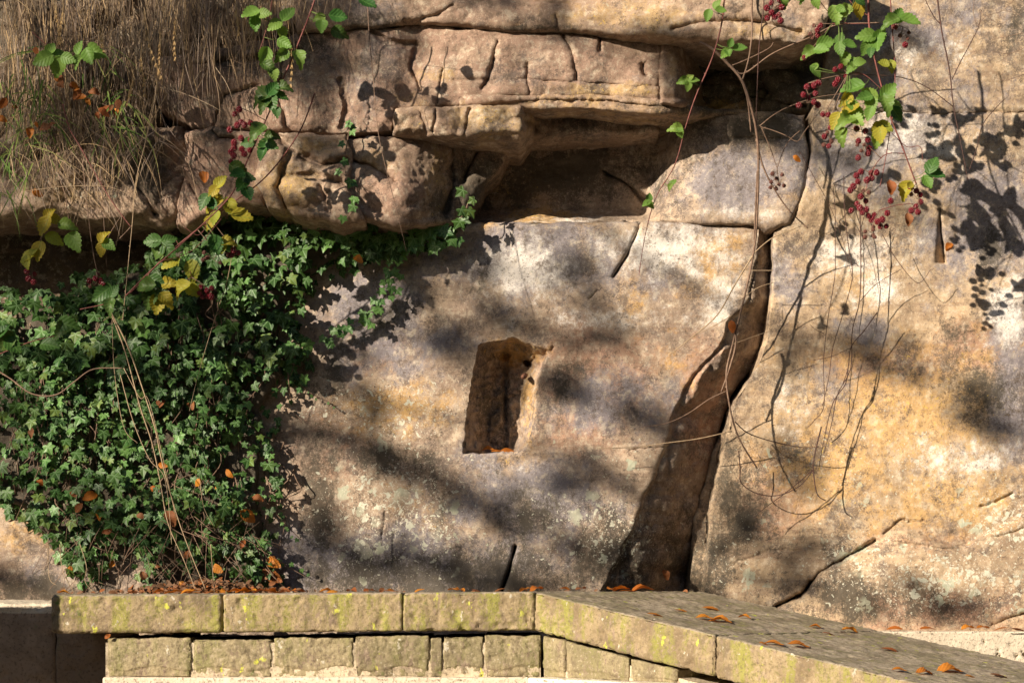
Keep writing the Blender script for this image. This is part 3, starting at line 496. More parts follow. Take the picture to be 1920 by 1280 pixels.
# ------------------------------------------------------------------ masonry
def rbox(L, W_, Hh, r, step):
    """rounded box surface, all faces gridded and welded: unit coordinates in [0,1]^3 plus quads"""
    def cuts(S):
        n = max(2, int(S/step)); base = np.linspace(0, 1, n+1); rr = r/S
        return np.unique(np.round(np.concatenate([base, [rr*.3, rr*.65, rr, 1-rr, 1-rr*.65, 1-rr*.3]]), 5))
    cu = [cuts(L), cuts(W_), cuts(Hh)]; V = {}; vs = []; Q = []
    def vid(p):
        k = (round(p[0], 5), round(p[1], 5), round(p[2], 5))
        if k not in V: V[k] = len(vs); vs.append(k)
        return V[k]
    for ax in range(3):
        a, b = [(1, 2), (2, 0), (0, 1)][ax]
        for side in (0, 1):
            for i in range(len(cu[a])-1):
                for j in range(len(cu[b])-1):
                    q = []
                    for (ii, jj) in ((i, j), (i+1, j), (i+1, j+1), (i, j+1)):
                        p = [0, 0, 0]; p[ax] = side; p[a] = cu[a][ii]; p[b] = cu[b][jj]; q.append(vid(p))
                    Q.append(q if side else q[::-1])
    v = np.array(vs)*np.array([L, W_, Hh]); S = np.array([L, W_, Hh]); c = np.clip(v, r, S-r); dv = v-c; l = np.linalg.norm(dv, axis=1, keepdims=True)
    v = c+np.where(l > 1e-9, dv/np.maximum(l, 1e-9)*r, 0); return v/S, np.array(Q)
def hexa(name, C8, mat, root, r=.006, step=.006, amp=(.002, .0012), seed=0, fn=None, topmat=None, label=None, rough=60):
    """C8: world corners, index = x+2*y+4*z (x along, y depth, z up)"""
    C8 = [np.array(c, float) for c in C8]; L = np.linalg.norm(C8[1]-C8[0]); W_ = np.linalg.norm(C8[2]-C8[0]); Hh = np.linalg.norm(C8[4]-C8[0])
    st = max(step, math.sqrt((L*W_*2+L*Hh*2+W_*Hh*2)/70000.)); u, Q = rbox(L, W_, Hh, r, st)
    V = np.zeros_like(u)
    for i in range(8):
        wx = u[:, 0] if i & 1 else 1-u[:, 0]; wy = u[:, 1] if i & 2 else 1-u[:, 1]; wz = u[:, 2] if i & 4 else 1-u[:, 2]
        V += (wx*wy*wz)[:, None]*C8[i]
    fnn = np.cross(V[Q[:, 2]]-V[Q[:, 0]], V[Q[:, 3]]-V[Q[:, 1]]); N = np.zeros_like(V)
    for c in range(4): np.add.at(N, Q[:, c], fnn)
    N /= np.linalg.norm(N, axis=1, keepdims=True)+1e-12
    h = amp[0]*fbm(V, 14, 3, seed)+amp[1]*fbm(V, rough, 4, seed+3.)
    if fn is not None: h = h+fn(u, V)
    V2 = V+N*h[:, None]
    mi = None; mats = None
    if topmat: mats = [M[mat], M[topmat]]; mi = (u[Q].mean(1)[:, 2] > .97).astype(int)
    o = mesh_np(name, V2, Q, M[mat], root, mats=mats, midx=mi)
    if label: o['label'] = label
    return o
def pit(u, V):                                       # eroded hollows, strongest near the top of the face
    n = fbm(V, 45, 3, 5.); n2_ = fbm(V, 17, 2, 9.); return (-.008*np.clip(n-.1, 0, 1)*sm(-.3, .2, n2_)*2)*np.where(u[:, 2] > .97, .15, 1)
PW = empty('parapet_wall', P(700, 1280, 5.3)); tag(PW, 'low stone parapet with mossy coping that runs level then slopes down to the right', 'wall')
x0, d0, W0 = .058, 5.2, .507; zt0 = EYE-.0072; hh = .104; ZL = EYE-.0159
def ztl(x): return ZL+(zt0-ZL)*(x+1.25)/(x0+1.25)
xs = [(95-960)/F*d0, (417-960)/F*d0, (755-960)/F*d0, x0]
for i in range(3):
    a, b = xs[i]+(.0015 if i else 0), xs[i+1]-.0015; s1 = W0 if i == 2 else 0
    c = []
    for z in (-hh, 0):
        for y in (0, W0):
            for x, sh in ((a, 0), (b, s1*(y > 0))): c.append((x+sh, d0+y, ztl(x)+z))
    hexa('coping_stone', c, 'coping', PW, .008 if i else .012, .0045, (.002, .0034), i*3., pit, 'copingtop')
def ramp(a, w_, h): return (x0+a+w_, d0-a+w_, zt0-.239*a+h)     # a along the slope, w_ across, both in x
for i, (a, b) in enumerate(((0.0015, .4425), (.4455, 1.05), (1.053, 1.7))):
    c = [ramp(s, w_, h) for h in (-hh, 0) for w_ in (0, W0) for s in (a, b)]
    hexa('coping_stone', c, 'coping', PW, .007, .0045, (.002, .0034), 20+i*3., pit, 'copingtop')
def bz(py, d): return EYE+(HOR-py)/F*d
zb = bz(1270, 5.222); GAP = .0145
def splitface(u, V):
    e = np.minimum(np.minimum(u[:, 0], 1-u[:, 0])*6, np.minimum(u[:, 2], 1-u[:, 2])*4); fr = (u[:, 1] < .1)
    n = fbm(V, 20, 3, 4.); brk = -.010*sm(.008, -.012, u[:, 2]-.24-.06*np.sin(V[:, 0]*37)-.05*n); return fr*(.002*sm(0, .3, e)+brk*.4+.004*n)
jx = [200, 360, 512, 665, 806, 830, 908, 1000]
for i in range(7):
    a = (jx[i]-960)/F*5.222+.003; b = (jx[i+1]-960)/F*5.222-.003; rec = .001*((i*7) % 3)
    if i == 6: b = x0+.021
    tz = [ztl(a)-hh-GAP-.003*((i*5) % 3), ztl(b)-hh-GAP-.003*((i*5) % 3)]
    c = [(x, y, z) for z, yy in ((0, 0), (1, 0)) for y in (5.222+rec, 5.6) for x in (a, b)]
    c = [(x, y, (zb if k < 4 else tz[k & 1])) for k, (x, y, z) in enumerate(c)]
    hexa('wall_block', c, 'block', PW, .003, .003, (.003, .004), 40+i*3., splitface)
al = [0.002, .0633, .2252, .34, .456, .6]
for i in range(5):
    a, b = al[i], al[i+1]-.004; w1 = .025
    def rp(s, w_, z): return (x0+s+w_, d0-s+w_, z)
    ta, tb = zt0-.239*a-hh-GAP*1.0, zt0-.239*b-hh-GAP*1.0
    c = [rp(s, w_, (zb if z == 0 else (ta if s == a else tb))) for z in (0, 1) for w_ in (w1, .3) for s in (a, b)]
    if min(ta, tb)-zb < .012: continue
    hexa('wall_block', c, 'block', PW, .0035, .004, (.003, .0028), 70+i*3., splitface)
mb = MB()
def boxv(C8): return [tuple(c) for c in C8], [(0, 2, 3, 1), (4, 5, 7, 6), (0, 1, 5, 4), (2, 6, 7, 3), (0, 4, 6, 2), (1, 3, 7, 5)]
xa_ = (200-960)/F*5.24
core = [(x, y, z) for z in (.0, zt0-hh-.034) for y in (5.2262, 5.69) for x in (xa_, x0+.02)]; mb.add(*boxv(core))
corer = [rp(s, w_, (0 if z == 0 else zt0-.239*s-hh-.034)) for z in (0, 1) for w_ in (.0292, .45) for s in (-.0, 1.7)]; mb.add(*boxv(corer))
mb.build('mortar_bed', M['mortar'], PW, False)
pl_l = [(x, y, z) for z in (zb-.35, zb+.003) for y in (5.185, 5.23) for x in (xa_-.0, x0-.01)]
hexa('plinth', pl_l, 'plinth', PW, .006, .006, (.002, .0012), 90.)
pl_r = [rp(s, w_, z) for z in (zb-.35, zb+.003) for w_ in (-.018, .03) for s in (0.0, 1.6)]
hexa('plinth', pl_r, 'plinth', PW, .006, .006, (.002, .0012), 93.)
# brown rendered wall at the left and an unseen pier added to shade it
def rendf(u, V): n = fbm(V, 38, 4, 3.); return -.007*np.clip(n-.08, 0, 1)*(V[:, 1] < 5.62)*2
LW = empty('garden_wall', P(100, 1280, 5.4)); tag(LW, 'dark pitted brown wall in shade at the bottom left corner beneath the coping end', 'wall')
xl, xr_ = -2.6, (93-960)/F*5.62
hexa('wall_section', [(x, y, z) for x, y, z in ((xl, 5.6, .6), (xr_+.02, 5.6, .6), (xl, 5.9, .6), (xr_+.02, 5.9, .6), (xl, 5.6, bz(1131, 5.6)), (xr_+.02, 5.6, bz(1131, 5.6)), (xl, 5.9, bz(1123, 5.9)), (xr_+.02, 5.9, bz(1123, 5.9)))], 'render', LW, .012, .006, (.004, .003), 97., rendf, 'concrete')  # pale concrete on the top face paints in its sunlit look
hexa('wall_section', [(x, y, z) for z in (.6, ztl(-1.2)-hh-.004) for y in (5.6, 5.69) for x in (xr_+.022, (202-960)/F*5.24)], 'render', LW, .008, .006, (.004, .003), 98., rendf)
GP = empty('shade_pier', (-1.62, 4.75, 0)); tag(GP, 'unseen square pier added outside the left edge to shade the brown wall', 'pier')
# sits left of the frame; its shadow covers the brown wall only
dy = 5.6-5.15; ptop = bz(1134, 5.6)+.56*dy
pxr = (214-960)/F*5.6-1.15*dy
hexa('shaft', [(x, y, z) for z in (0, ptop) for y in (4.8, 5.15) for x in (pxr-.5, pxr)], 'block', GP, .01, .02, (.004, .002), 101.)
CW = hexa('concrete_wall', [(x, y, z) for z in (.8, bz(1183, 5.75)) for y in (5.75, 5.93) for x in (.7, 2.2)], 'concrete', None, .006, .006, (.002, .0006), 105., lambda u, V: -.02*sm(.42, .5, fbm(V*np.array([1, 1, 1.]), 70, 2, 1.))*(V[:, 1] < 5.76))
tag(CW, 'low pale pitted concrete wall behind the sloping coping on the right', 'wall')

# ground
def sheet(name, x0_, x1, y0, y1, z, mat):
    o = mesh_np(name, np.array([(x0_, y0, z), (x1, y0, z), (x1, y1, z), (x0_, y1, z)]), np.array([[0, 1, 2, 3]]), M[mat], smooth=False); tag(o, kind='structure'); return o
M['path'] = plain('asphalt', (.06, .055, .045), (.045, .045, .03), 8)
sheet('ground', -60, 60, -60, 60, 0, 'path')
sheet('soil_bed', -3, 1.0, 5.68, 6.4, 1.34, 'soil')

# ------------------------------------------------------------------ leaves
def leaf_template(kind):
    """returns verts (x across, y along, z up out of the face), quads/tris and uv"""
    if kind == 'ivy':
        out = [(0, -.03), (.11, -.17), (.32, -.23), (.52, -.16), (.47, .0), (.46, .12), (.58, .22), (.72, .40), (.52, .45), (.35, .50), (.25, .66), (.13, .85), (0, 1.0)]
        pts = out+[(-x, y) for x, y in out[-2:0:-1]]; c = (0, .12)
        V = [(0, c[1], 0)]+[(x, y, 0) for x, y in pts]; n = len(pts)
        mid = [(c[0]+(x-c[0])*.5, c[1]+(y-c[1])*.5, 0) for x, y in pts]; V += mid
        Fc = []
        for i in range(n):
            j = (i+1) % n; Fc.append((0, 1+n+i, 1+n+j)); Fc.append((1+n+i, 1+i, 1+j, 1+n+j))
        V = np.array(V, float); tips = [(0, 1), (.74, .4), (-.74, .4), (.52, -.2), (-.52, -.2)]
        ang = np.arctan2(V[:, 1]-.05, np.abs(V[:, 0])); fold = np.minimum(np.minimum(abs(ang-1.57), abs(ang-.5)), abs(ang+.45)); r = np.hypot(V[:, 0], V[:, 1])
        V[:, 2] = fold*r*.28-.10*r*r
        return V, Fc, V[:, :2].copy()
    prof = {'bramble': [(0, 0), (.16, .05), (.27, .15), (.34, .28), (.36, .42), (.33, .56), (.26, .70), (.17, .82), (.08, .93), (0, 1.02)],
            'beech': [(0, 0), (.13, .06), (.25, .2), (.31, .38), (.31, .52), (.26, .68), (.17, .83), (.07, .94), (0, 1.0)]}[kind]
    V = []; Fc = []; rows = []; ser = .035 if kind == 'bramble' else 0.008
    xs_ = [p[1] for p in prof]; ws = [p[0] for p in prof]; N_ = 15 if kind == 'bramble' else 11
    for i in range(N_):
        t = i/(N_-1); y = t*1.01; w_ = float(np.interp(y, xs_, ws)); w2 = w_+ser*(1 if i % 2 else -.5)*(w_ > .06); row = []
        for k, f in enumerate((-1, -.5, 0, .5, 1)):
            ww = w2 if abs(f) == 1 else w_; zz = abs(f)*w_*.28-.18*(y-.3)**2+.012*math.sin(y*30)*abs(f)
            row.append(len(V)); V.append((f*ww, y-(.04*abs(f) if i % 2 == 0 else 0), zz))
        rows.append(row)
    for a, b in zip(rows[:-1], rows[1:]):
        for k in range(4): Fc.append((a[k], a[k+1], b[k+1], b[k]))
    V = np.array(V, float); return V, Fc, V[:, :2].copy()
TPL = {k: leaf_template(k) for k in ('ivy', 'bramble', 'beech')}
def frame(down, facing):
    """matrix whose y runs along the leaf, z out of its face"""
    z = Vector(facing).normalized(); y = Vector(down); y = (y-z*y.dot(z)).normalized(); x = y.cross(z); return Matrix((x, y, z)).transposed()
class Leaves:
    def __init__(s): s.V = []; s.F3 = []; s.UV = []; s.C = []; s.n = 0
    def add(s, kind, pos, mat3, size, rnd=None, wear=0, bend=0., curl=0.):
        V, Fc, uv = TPL[kind]; V = V.copy()
        if bend: V[:, 2] -= bend*V[:, 1]**2
        if curl: V[:, 2] += curl*V[:, 0]**2*3+curl*.15*np.sin(V[:, 1]*7+curl*40)
        R = np.array(mat3); W = (V*size)@R.T+np.array(pos); s.V.append(W); s.F3 += [tuple(i+s.n for i in f) for f in Fc]; s.UV.append(uv); s.n += len(V)
        c = np.zeros((len(V), 4)); c[:, 0] = rng.random()*.98 if rnd is None else rnd; c[:, 1] = wear; c[:, 3] = 1; s.C.append(c)
    def build(s, name, mat, root=None):
        return mesh_np(name, np.concatenate(s.V), s.F3, M[mat], root, attrs={'m': np.concatenate(s.C)}, uv=np.concatenate(s.UV))
def rv(a): return random.uniform(-a, a)

# ivy mass
IVY = [(-60, 560), (60, 545), (150, 520), (250, 500), (330, 440), (390, 402), (480, 398), (560, 412), (700, 440), (770, 436), (860, 440), (850, 462), (770, 484), (700, 504), (630, 522), (575, 560), (560, 620), (590, 665), (572, 730), (530, 770), (520, 850), (536, 930), (518, 1010), (535, 1060), (525, 1115), (250, 1118), (105, 1110), (80, 1010), (-60, 930)]
IV = empty('ivy', P(300, 1110, 5.9)); tag(IV, 'dense dark green ivy covering the lower left of the rock face', 'ivy')
def ivy_d(px, py):
    inn = -polysd(np.array([px]), np.array([py]), IVY)[0]
    return 5.945-.085*min(1, max(0, inn)/130)+.03*float(n2(np.array([px]), np.array([py]), 1/70., 2, 3.)[0])-.05*sm(500, 1050, py)
lv = Leaves(); lv2 = Leaves(); cnt = 0; bare = [(310, 820, 40), (520, 640, 25), (230, 1060, 40), (150, 640, 20), (330, 690, 18), (400, 940, 26)]
pts = rng.uniform((-60, 395), (880, 1115), (16500, 2)); sdv = polysd(pts[:, 0], pts[:, 1], IVY); clump = n2(pts[:, 0], pts[:, 1], 1/55., 2, 11.)
for (px, py), s_, cl in zip(pts, sdv, clump):
    edge = s_+12*cl
    if edge > 0: continue
    lim = .37 if py > 560 else .32
    if py > 960: lim = .50
    if px < 330 and py < 560: lim = .2
    if random.random() > lim*(1.25 if cl > -.25 else .55): continue
    if any(math.hypot(px-bx, py-by) < br*.8 and random.random() < .65 for bx, by, br in bare): continue
    lay = random.random(); dd = ivy_d(px, py)+(lay*.10 if lay > .3 else rv(.02))-.01-.05*cl
    if py < 500 and px > 560: dd = min(dd, rock_d(px, py)-.02)
    size = (.0175+.021*random.random()**1.6)*(1.12 if py < 700 else .9)*(1 if s_ < -20 else .85)
    ang = rv(.8); down = Vector((math.sin(ang), -.15, -math.cos(ang))); fac = Vector((rv(.8)-.05, -1, rv(.6)+.35))
    L = lv if random.random() > (.10 if py < 620 else .16) else lv2
    L.add('ivy', P(px, py-8, dd), frame(down, fac), size*1.05, bend=.1+rv(.1)); cnt += 1
lv.build('foliage', 'ivy', IV); lv2.build('young_foliage', 'ivylight', IV)
mb = MB()
for i in range(150):
    x = random.uniform(0, 560); y = random.uniform(500, 1000); L_ = random.uniform(60, 220)
    pts_ = [P(x+rv(6)+k*rv(9), y+L_*k/4, ivy_d(min(x, 540), min(y+L_*k/4, 1100))+random.uniform(.01, .06)) for k in range(5)]
    if y+L_ < 1112: mb.tube(smooth_line(pts_, 4), random.uniform(.0012, .0028), .001, 4)
for i in range(150):                                # the bare brown runners near the foot
    x = random.uniform(90, 500); y = random.uniform(960, 1095); a = rv(1.1)+.2; L_ = random.uniform(20, 90)
    p0 = P(x, y, ivy_d(x, y)-.01); dx = math.sin(a)*L_/600; dz = -abs(math.cos(a))*L_/600
    if y+L_*abs(math.cos(a)) > 1112: continue
    mb.tube([p0, p0+Vector((dx*.5, -.015, dz*.5)), p0+Vector((dx, -.005, dz))], .0011, .0008, 4)
mb.build('stems', M['stembrown'], IV)
# dark sheet behind the leaves that paints shade into the gaps
block('shade_backing', None, [(-60, 590), (150, 560), (330, 470), (400, 425), (560, 425), (680, 455), (560, 530), (520, 620), (545, 665), (490, 770), (485, 930), (490, 1060), (470, 1112), (300, 1112), (130, 1095), (60, 960), (-60, 900)], lambda x, y: 5.95-.06*sm(500, 1050, y)+0*x, 'cave', 14, .1, 5, (.02, .02, .008), warp=6, root=IV, masks=dict(dark=[ALL[:4]+(1,)]), seed=15)

def ivy_strand(label, line, n, size, mat='ivy', off=.03, jitter=10):
    pw = [P(x, y, rock_d(x, y)-off) for x, y in line]; sp = smooth_line(pw, 8); root = empty('ivy_shoot', sp[-1]); tag(root, label, 'ivy', 'ivy shoots creeping over the rock')
    m_ = MB(); m_.tube(sp, .0018, .001, 5); m_.build('stem', M['stembrown'], root); L = Leaves()
    for i in range(n):
        t = (i+random.random()*.6)/n*(len(sp)-1); p = sp[min(int(t), len(sp)-1)]; a = rv(1.2)
        q = p+Vector((rv(jitter)/600, -random.uniform(.004, .02), rv(jitter)/600))
        L.add('ivy', q, frame((math.sin(a), -.1, -math.cos(a)), (rv(.5), -1, rv(.4)+.25)), size*random.uniform(.7, 1.15), bend=.1)
    L.build('foliage', mat, root)
ivy_strand('ivy shoot hanging in the crack between the brown and honey blocks of the lower ledge', [(657, 228), (652, 262), (646, 310), (655, 345), (668, 385), (650, 410)], 12, .024, 'ivylight', .02, 14)
ivy_strand('ivy shoot trailing from the ledge corner down the slab towards the niche', [(752, 458), (745, 500), (728, 545), (690, 590), (640, 615), (600, 640)], 42, .025, 'ivylight', .05, 16)
ivy_strand('thin ivy shoot with sparse small leaves creeping down from the middle of the ivy edge', [(560, 718), (585, 738), (612, 752), (640, 772)], 6, .008, 'ivylight', .012, 6)
ivy_strand('lowest ivy shoots with tiny leaves reaching from the foot of the ivy onto the slab', [(500, 1040), (520, 1052), (545, 1065), (572, 1080)], 9, .012, 'ivylight', .03, 10)
ivy_strand('ivy shoot with tiny leaves spreading onto the slab just above the lowest shoots', [(495, 935), (520, 965), (545, 992), (565, 1012)], 9, .012, 'ivylight', .03, 8)
ivy_strand('row of broad ivy leaves along the foot of the ledge right of the main ivy', [(600, 432), (660, 438), (730, 436), (790, 440), (845, 450)], 64, .036, 'ivylight', .07, 26)
ivy_strand('few dark ivy leaves in the shaded hollow left of the overhang', [(880, 372), (870, 400), (850, 425)], 6, .032, 'ivy', .05, 14)

# ------------------------------------------------------------------ hanging dry grass
def blades(name, mat, specs, root=None):
    """specs: list of (points, width); each blade is a folded ribbon"""
    V = []; Q = []; C = []; n = 0
    for pts_, w_ in specs:
        m = len(pts_); r = random.random()
        for i, p in enumerate(pts_):
            t = (pts_[min(i+1, m-1)]-pts_[max(i-1, 0)]); s = t.cross(Vector((rv(.15), 1, rv(.15)))).normalized()*w_*(1-(i/(m-1))**1.6*.85)
            V += [tuple(p-s), tuple(p+Vector((0, w_*.5, 0))), tuple(p+s)]; C += [(r, 0, 0, 1)]*3
            if i:
                b = n+3*i; Q += [(b-3, b-2, b+1, b), (b-2, b-1, b+2, b+1)]
        n += 3*m
    return mesh_np(name, np.array(V), np.array(Q), M[mat], root, attrs={'m': np.array(C)})
def hang(px, py, d, L_, ang, sag, out=.03, k=6):
    p = P(px, py, d); v = Vector((math.sin(ang), -out/max(L_, .01)*1.5, -math.cos(ang))); r = [p.copy()]
    for i in range(k):
        v = (v+Vector((rv(.10), rv(.05), -sag))).normalized(); p = p+v*L_/k; r.append(p.copy())
    return r
sp = []
def limit(px): return float(np.interp(px, [-60, 150, 260, 330, 420, 480, 560, 640], [330, 265, 235, 190, 140, 60, 40, 10]))
for c in range(150):                                # tufts
    px = random.triangular(-60, 560, 120); lim = limit(px); py = random.uniform(-90, lim*.72); a0 = random.gauss(.06, .17); L0 = random.uniform(.10, .32)*(.8 if px > 330 else 1); d = 5.90-.08*random.random()-.05*float(sm(400, 0, px))-.05*float(sm(0, 250, py)); sg = rv(.10)
    for k in range(random.randrange(4, 13)):
        sp.append((hang(px+rv(16), py+rv(16), d+rv(.015), L0*random.uniform(.6, 1.2), a0+rv(.16), .04+sg*.5, .03, 7), random.uniform(.0006, .0015)))
for i in range(300):                                # long pale strands
    px = random.uniform(-40, 560); lim = limit(px); py = random.uniform(-80, lim*.45); sp.append((hang(px, py, 5.71+rv(.05), random.uniform(.12, .36)*(1 if px < 400 else .6), random.gauss(.04, .13), .03, .02, 8), random.uniform(.0009, .0017)))
for i in range(220):                                # loose strands in every direction
    px = random.uniform(-40, 560); lim = limit(px); py = random.uniform(-60, lim); sp.append((hang(px, py, 5.73+rv(.05), random.uniform(.06, .22), random.gauss(.1, .6), .08), random.uniform(.0006, .0012)))
for i in range(240):                                # tangle under the clump
    px = random.triangular(-40, 330, 160); py = random.uniform(190, 300); sp.append((hang(px, py, 5.70+rv(.04), random.uniform(.05, .22), random.gauss(.15, .85), .16), random.uniform(.0007, .0013)))
for i in range(90):
    px = random.uniform(0, 260); py = random.uniform(280, 360); sp.append((hang(px, py, 5.68+rv(.04), random.uniform(.06, .2), random.gauss(.1, .5), .1), random.uniform(.0006, .001)))
for i in range(260):
    px = random.uniform(330, 660); sp.append((hang(px, random.uniform(-70, -10), 5.70+rv(.05), random.uniform(.08, .34)*(1 if px < 520 else .4), random.gauss(.0, .14), .05, .02), random.uniform(.0005, .001)))
tag(blades('dry_grass', 'drygrass', sp), kind='stuff')
sp = []
for i in range(130):
    cx, cy = random.choice([(20, 180), (210, 210), (60, 130), (90, 260), (30, 330), (230, 240), (10, 250), (185, 120), (60, 210)]); a = random.gauss(.3, .8)
    sp.append((hang(cx+rv(35), cy+rv(40), 5.70+rv(.05), random.uniform(.05, .17), a, .12), random.uniform(.0012, .0028)))
for (x, y, a) in ((235, 190, -.5), (240, 195, .9), (70, 170, -.2), (80, 150, -.1), (250, 205, 1.2), (225, 180, -.9)):
    sp.append((hang(x, y, 5.66, .12, a, .2), .0035))
tag(blades('green_grass', 'greengrass', sp), kind='stuff')
# seed heads hanging in the grass
SG = 'golden seed heads hanging in the dry grass'
def seedhead(px, py, L_, label):
    pts_ = hang(px, py, 5.62, L_/600., rv(.15), .03, .0, 10); sp = [(pts_, .0009)]
    for i in range(3, len(pts_)):
        for k in range(4):
            a = pts_[i]; b = a+Vector((rv(.006), rv(.004), -.012)); sp.append(([a, (a+b)/2+Vector((0, -.001, 0)), b], .0022))
    o = blades('grass_seed_head', 'seedgrass', sp); tag(o, label, 'seed head', SG)
for x, y, L_ in ((175, -10, 110), (270, 20, 120), (265, 80, 90), (330, 10, 90), (100, -5, 80), (120, 0, 75), (540, 40, 110), (250, 130, 60), (300, 60, 70), (440, 0, 60)):
    seedhead(x, y, L_, 'golden grass seed head hanging among the dry grass at the top left')

# ------------------------------------------------------------------ canes, bramble leaves, berries
def single_leaf_mesh(kind, mat, curl=.0, bend=.0, wear=0.):
    L = Leaves(); L.add(kind, (0, 0, 0), Matrix.Identity(3), 1., rnd=.0, wear=wear, curl=curl, bend=bend)
    o = L.build('leaf_source', mat, None); me = o.data; off = o.location.copy()
    v = np.zeros(len(me.vertices)*3); me.vertices.foreach_get('co', v); v = v.reshape(-1, 3)+np.array(off); me.vertices.foreach_set('co', v.ravel())
    bpy.data.objects.remove(o); return me
LM = {}
for m_ in ('bgreen', 'bdark', 'byellow'):
    for v_ in range(3):
        LM[m_, v_] = single_leaf_mesh('bramble', m_, [.0, .4, .2][v_], [.1, .35, -.1][v_], [.2, .5, .0][v_] if m_ != 'byellow' else .8); LM[m_, v_].name = 'leaf'
for m_ in ('beech', 'beechdark'):
    for v_ in range(4): LM[m_, v_] = single_leaf_mesh('beech', m_, [.25, .6, -.4, .9][v_], [.2, -.3, .5, -.15][v_]); LM[m_, v_].name = 'fallen_leaf'
def put(me, name, pos, m3, size, root=None):
    o = bpy.data.objects.new(name, me); COL.objects.link(o); s = size if hasattr(size, '__len__') else (size,)*3
    pos = Vector(pos)-(root.location if root else Vector((0, 0, 0)))
    o.matrix_world = Matrix.LocRotScale(pos, m3.to_3x3().to_quaternion(), Vector(s))
    if root:
        o.parent = root; o.matrix_parent_inverse = Matrix.Identity(4)
    return o
def ico(sub):
    import bmesh
    bm = bmesh.new(); bmesh.ops.create_icosphere(bm, subdivisions=sub, radius=1); V = np.array([v.co[:] for v in bm.verts]); Fc = [tuple(v.index for v in f.verts) for f in bm.faces]; bm.free(); return V, Fc
IV1, IF1 = ico(1); IV2, IF2 = ico(2)
def berry_mesh(mat, shrink=0):
    m_ = MB(); m_.add(IV1*.72, IF1); n = 26
    for i in range(n):
        z = 1-2*(i+.5)/n; a = i*2.4; r = math.sqrt(1-z*z); c = np.array([r*math.cos(a), r*math.sin(a), z*1.05])*.72*(1-shrink*random.random()); m_.add(IV1*(.30-shrink*.1*random.random())+c, IF1)
    for i in range(5):                               # calyx
        a = i*1.257; c = np.array([0, 0, .95]); e = np.array([math.cos(a)*.6, math.sin(a)*.6, 1.15]); s = np.array([-math.sin(a), math.cos(a), 0])*.14
        m_.add([c-s, c+s, e], [(0, 1, 2)])
    o = m_.build('berry', M[mat]); me = o.data; v = np.zeros(len(me.vertices)*3); me.vertices.foreach_get('co', v); v = v.reshape(-1, 3)+np.array([0, 0, o.location.z]); me.vertices.foreach_set('co', v.ravel()); bpy.data.objects.remove(o); return me
BM_ = {'r': [berry_mesh('berryred') for _ in range(2)], 'd': [berry_mesh('berrydry', .35) for _ in range(2)]}
def bramble(label, d, stems, leaves=(), berries=(), group='bramble canes trailing over the rock', smat='stemred', name='bramble', cat='bramble', lsize=.88, thorn=.35):
    dfun = d if callable(d) else (lambda x, y: d)
    lines = []
    for line, r0, r1 in stems:
        lines.append((smooth_line([P(x, y, dfun(x, y)) for x, y in line], 7), r0, r1))
    root = empty(name, lines[0][0][-1]); tag(root, label, cat, group)
    anchors = [p for l in lines for p in l[0]]
    for l, r0, r1 in lines:
        m_ = MB(); m_.tube(l, r0, r1, 6, thorn, .12); m_.build('stem', M[smat], root)
    for lf in leaves:                                # (x, y, size px, angle deg, kind)
        x, y, s, an, k = lf; a = math.radians(an+rv(9)); me = LM[{'g': 'bgreen', 'k': 'bdark', 'y': 'byellow'}[k], random.randrange(3)]
        q = P(x, y, dfun(x, y)-.015+rv(.012)); v = Vector((math.sin(a), rv(.2), -math.cos(a))); S = s/600.*lsize
        base = q-v.normalized()*S*.5
        put(me, 'leaf', base, frame(v, (rv(.45)-.1, -1, rv(.4)+.25)), S, root)
        near = min(anchors, key=lambda p: (p-base).length)
        sk = MB(); sk.tube([near, (near+base)/2+Vector((0, -.004, -.004)), base], .0010, .0007, 4); sk.build('leaf_stalk', M['stemgreen'], root)
    for (cx, cy, rx, ry, n, kinds) in berries:
        c0 = P(cx, cy-ry, dfun(cx, cy)); near = min(anchors, key=lambda p: (p-c0).length); ax = [c0, P(cx+rv(5), cy, dfun(cx, cy)), P(cx+rv(5), cy+ry*.7, dfun(cx, cy))]
        stalk = MB(); stalk.tube(smooth_line([near]+ax, 4), .0013, .0009, 4)
        spots = []
        for i in range(n):
            for tr in range(30):
                x, y = cx+rv(rx), cy+rv(ry)
                if all(math.hypot(x-a_, y-b_) > 8.5 for a_, b_ in spots): break
            spots.append((x, y)); k = random.choice(kinds); me = random.choice(BM_[k]); r = random.uniform(5.0, 6.4)/600*(1 if k == 'r' else .75)
            q = P(x, y, dfun(x, y)+rv(.012)); put(me, 'berry', q, Euler((rv(.6), rv(.6), rv(3))).to_matrix(), r, root)
            an = min(ax, key=lambda p: (p-q).length); stalk.tube([an, (an+q)/2+Vector((0, 0, .004)), q+Vector((0, 0, r))], .0007, .0006, 4)
        stalk.build('berry_stalk', M['stembrown'], root)
    return root
z3 = lambda x, y: (1280+x/2.977, y/2.977)
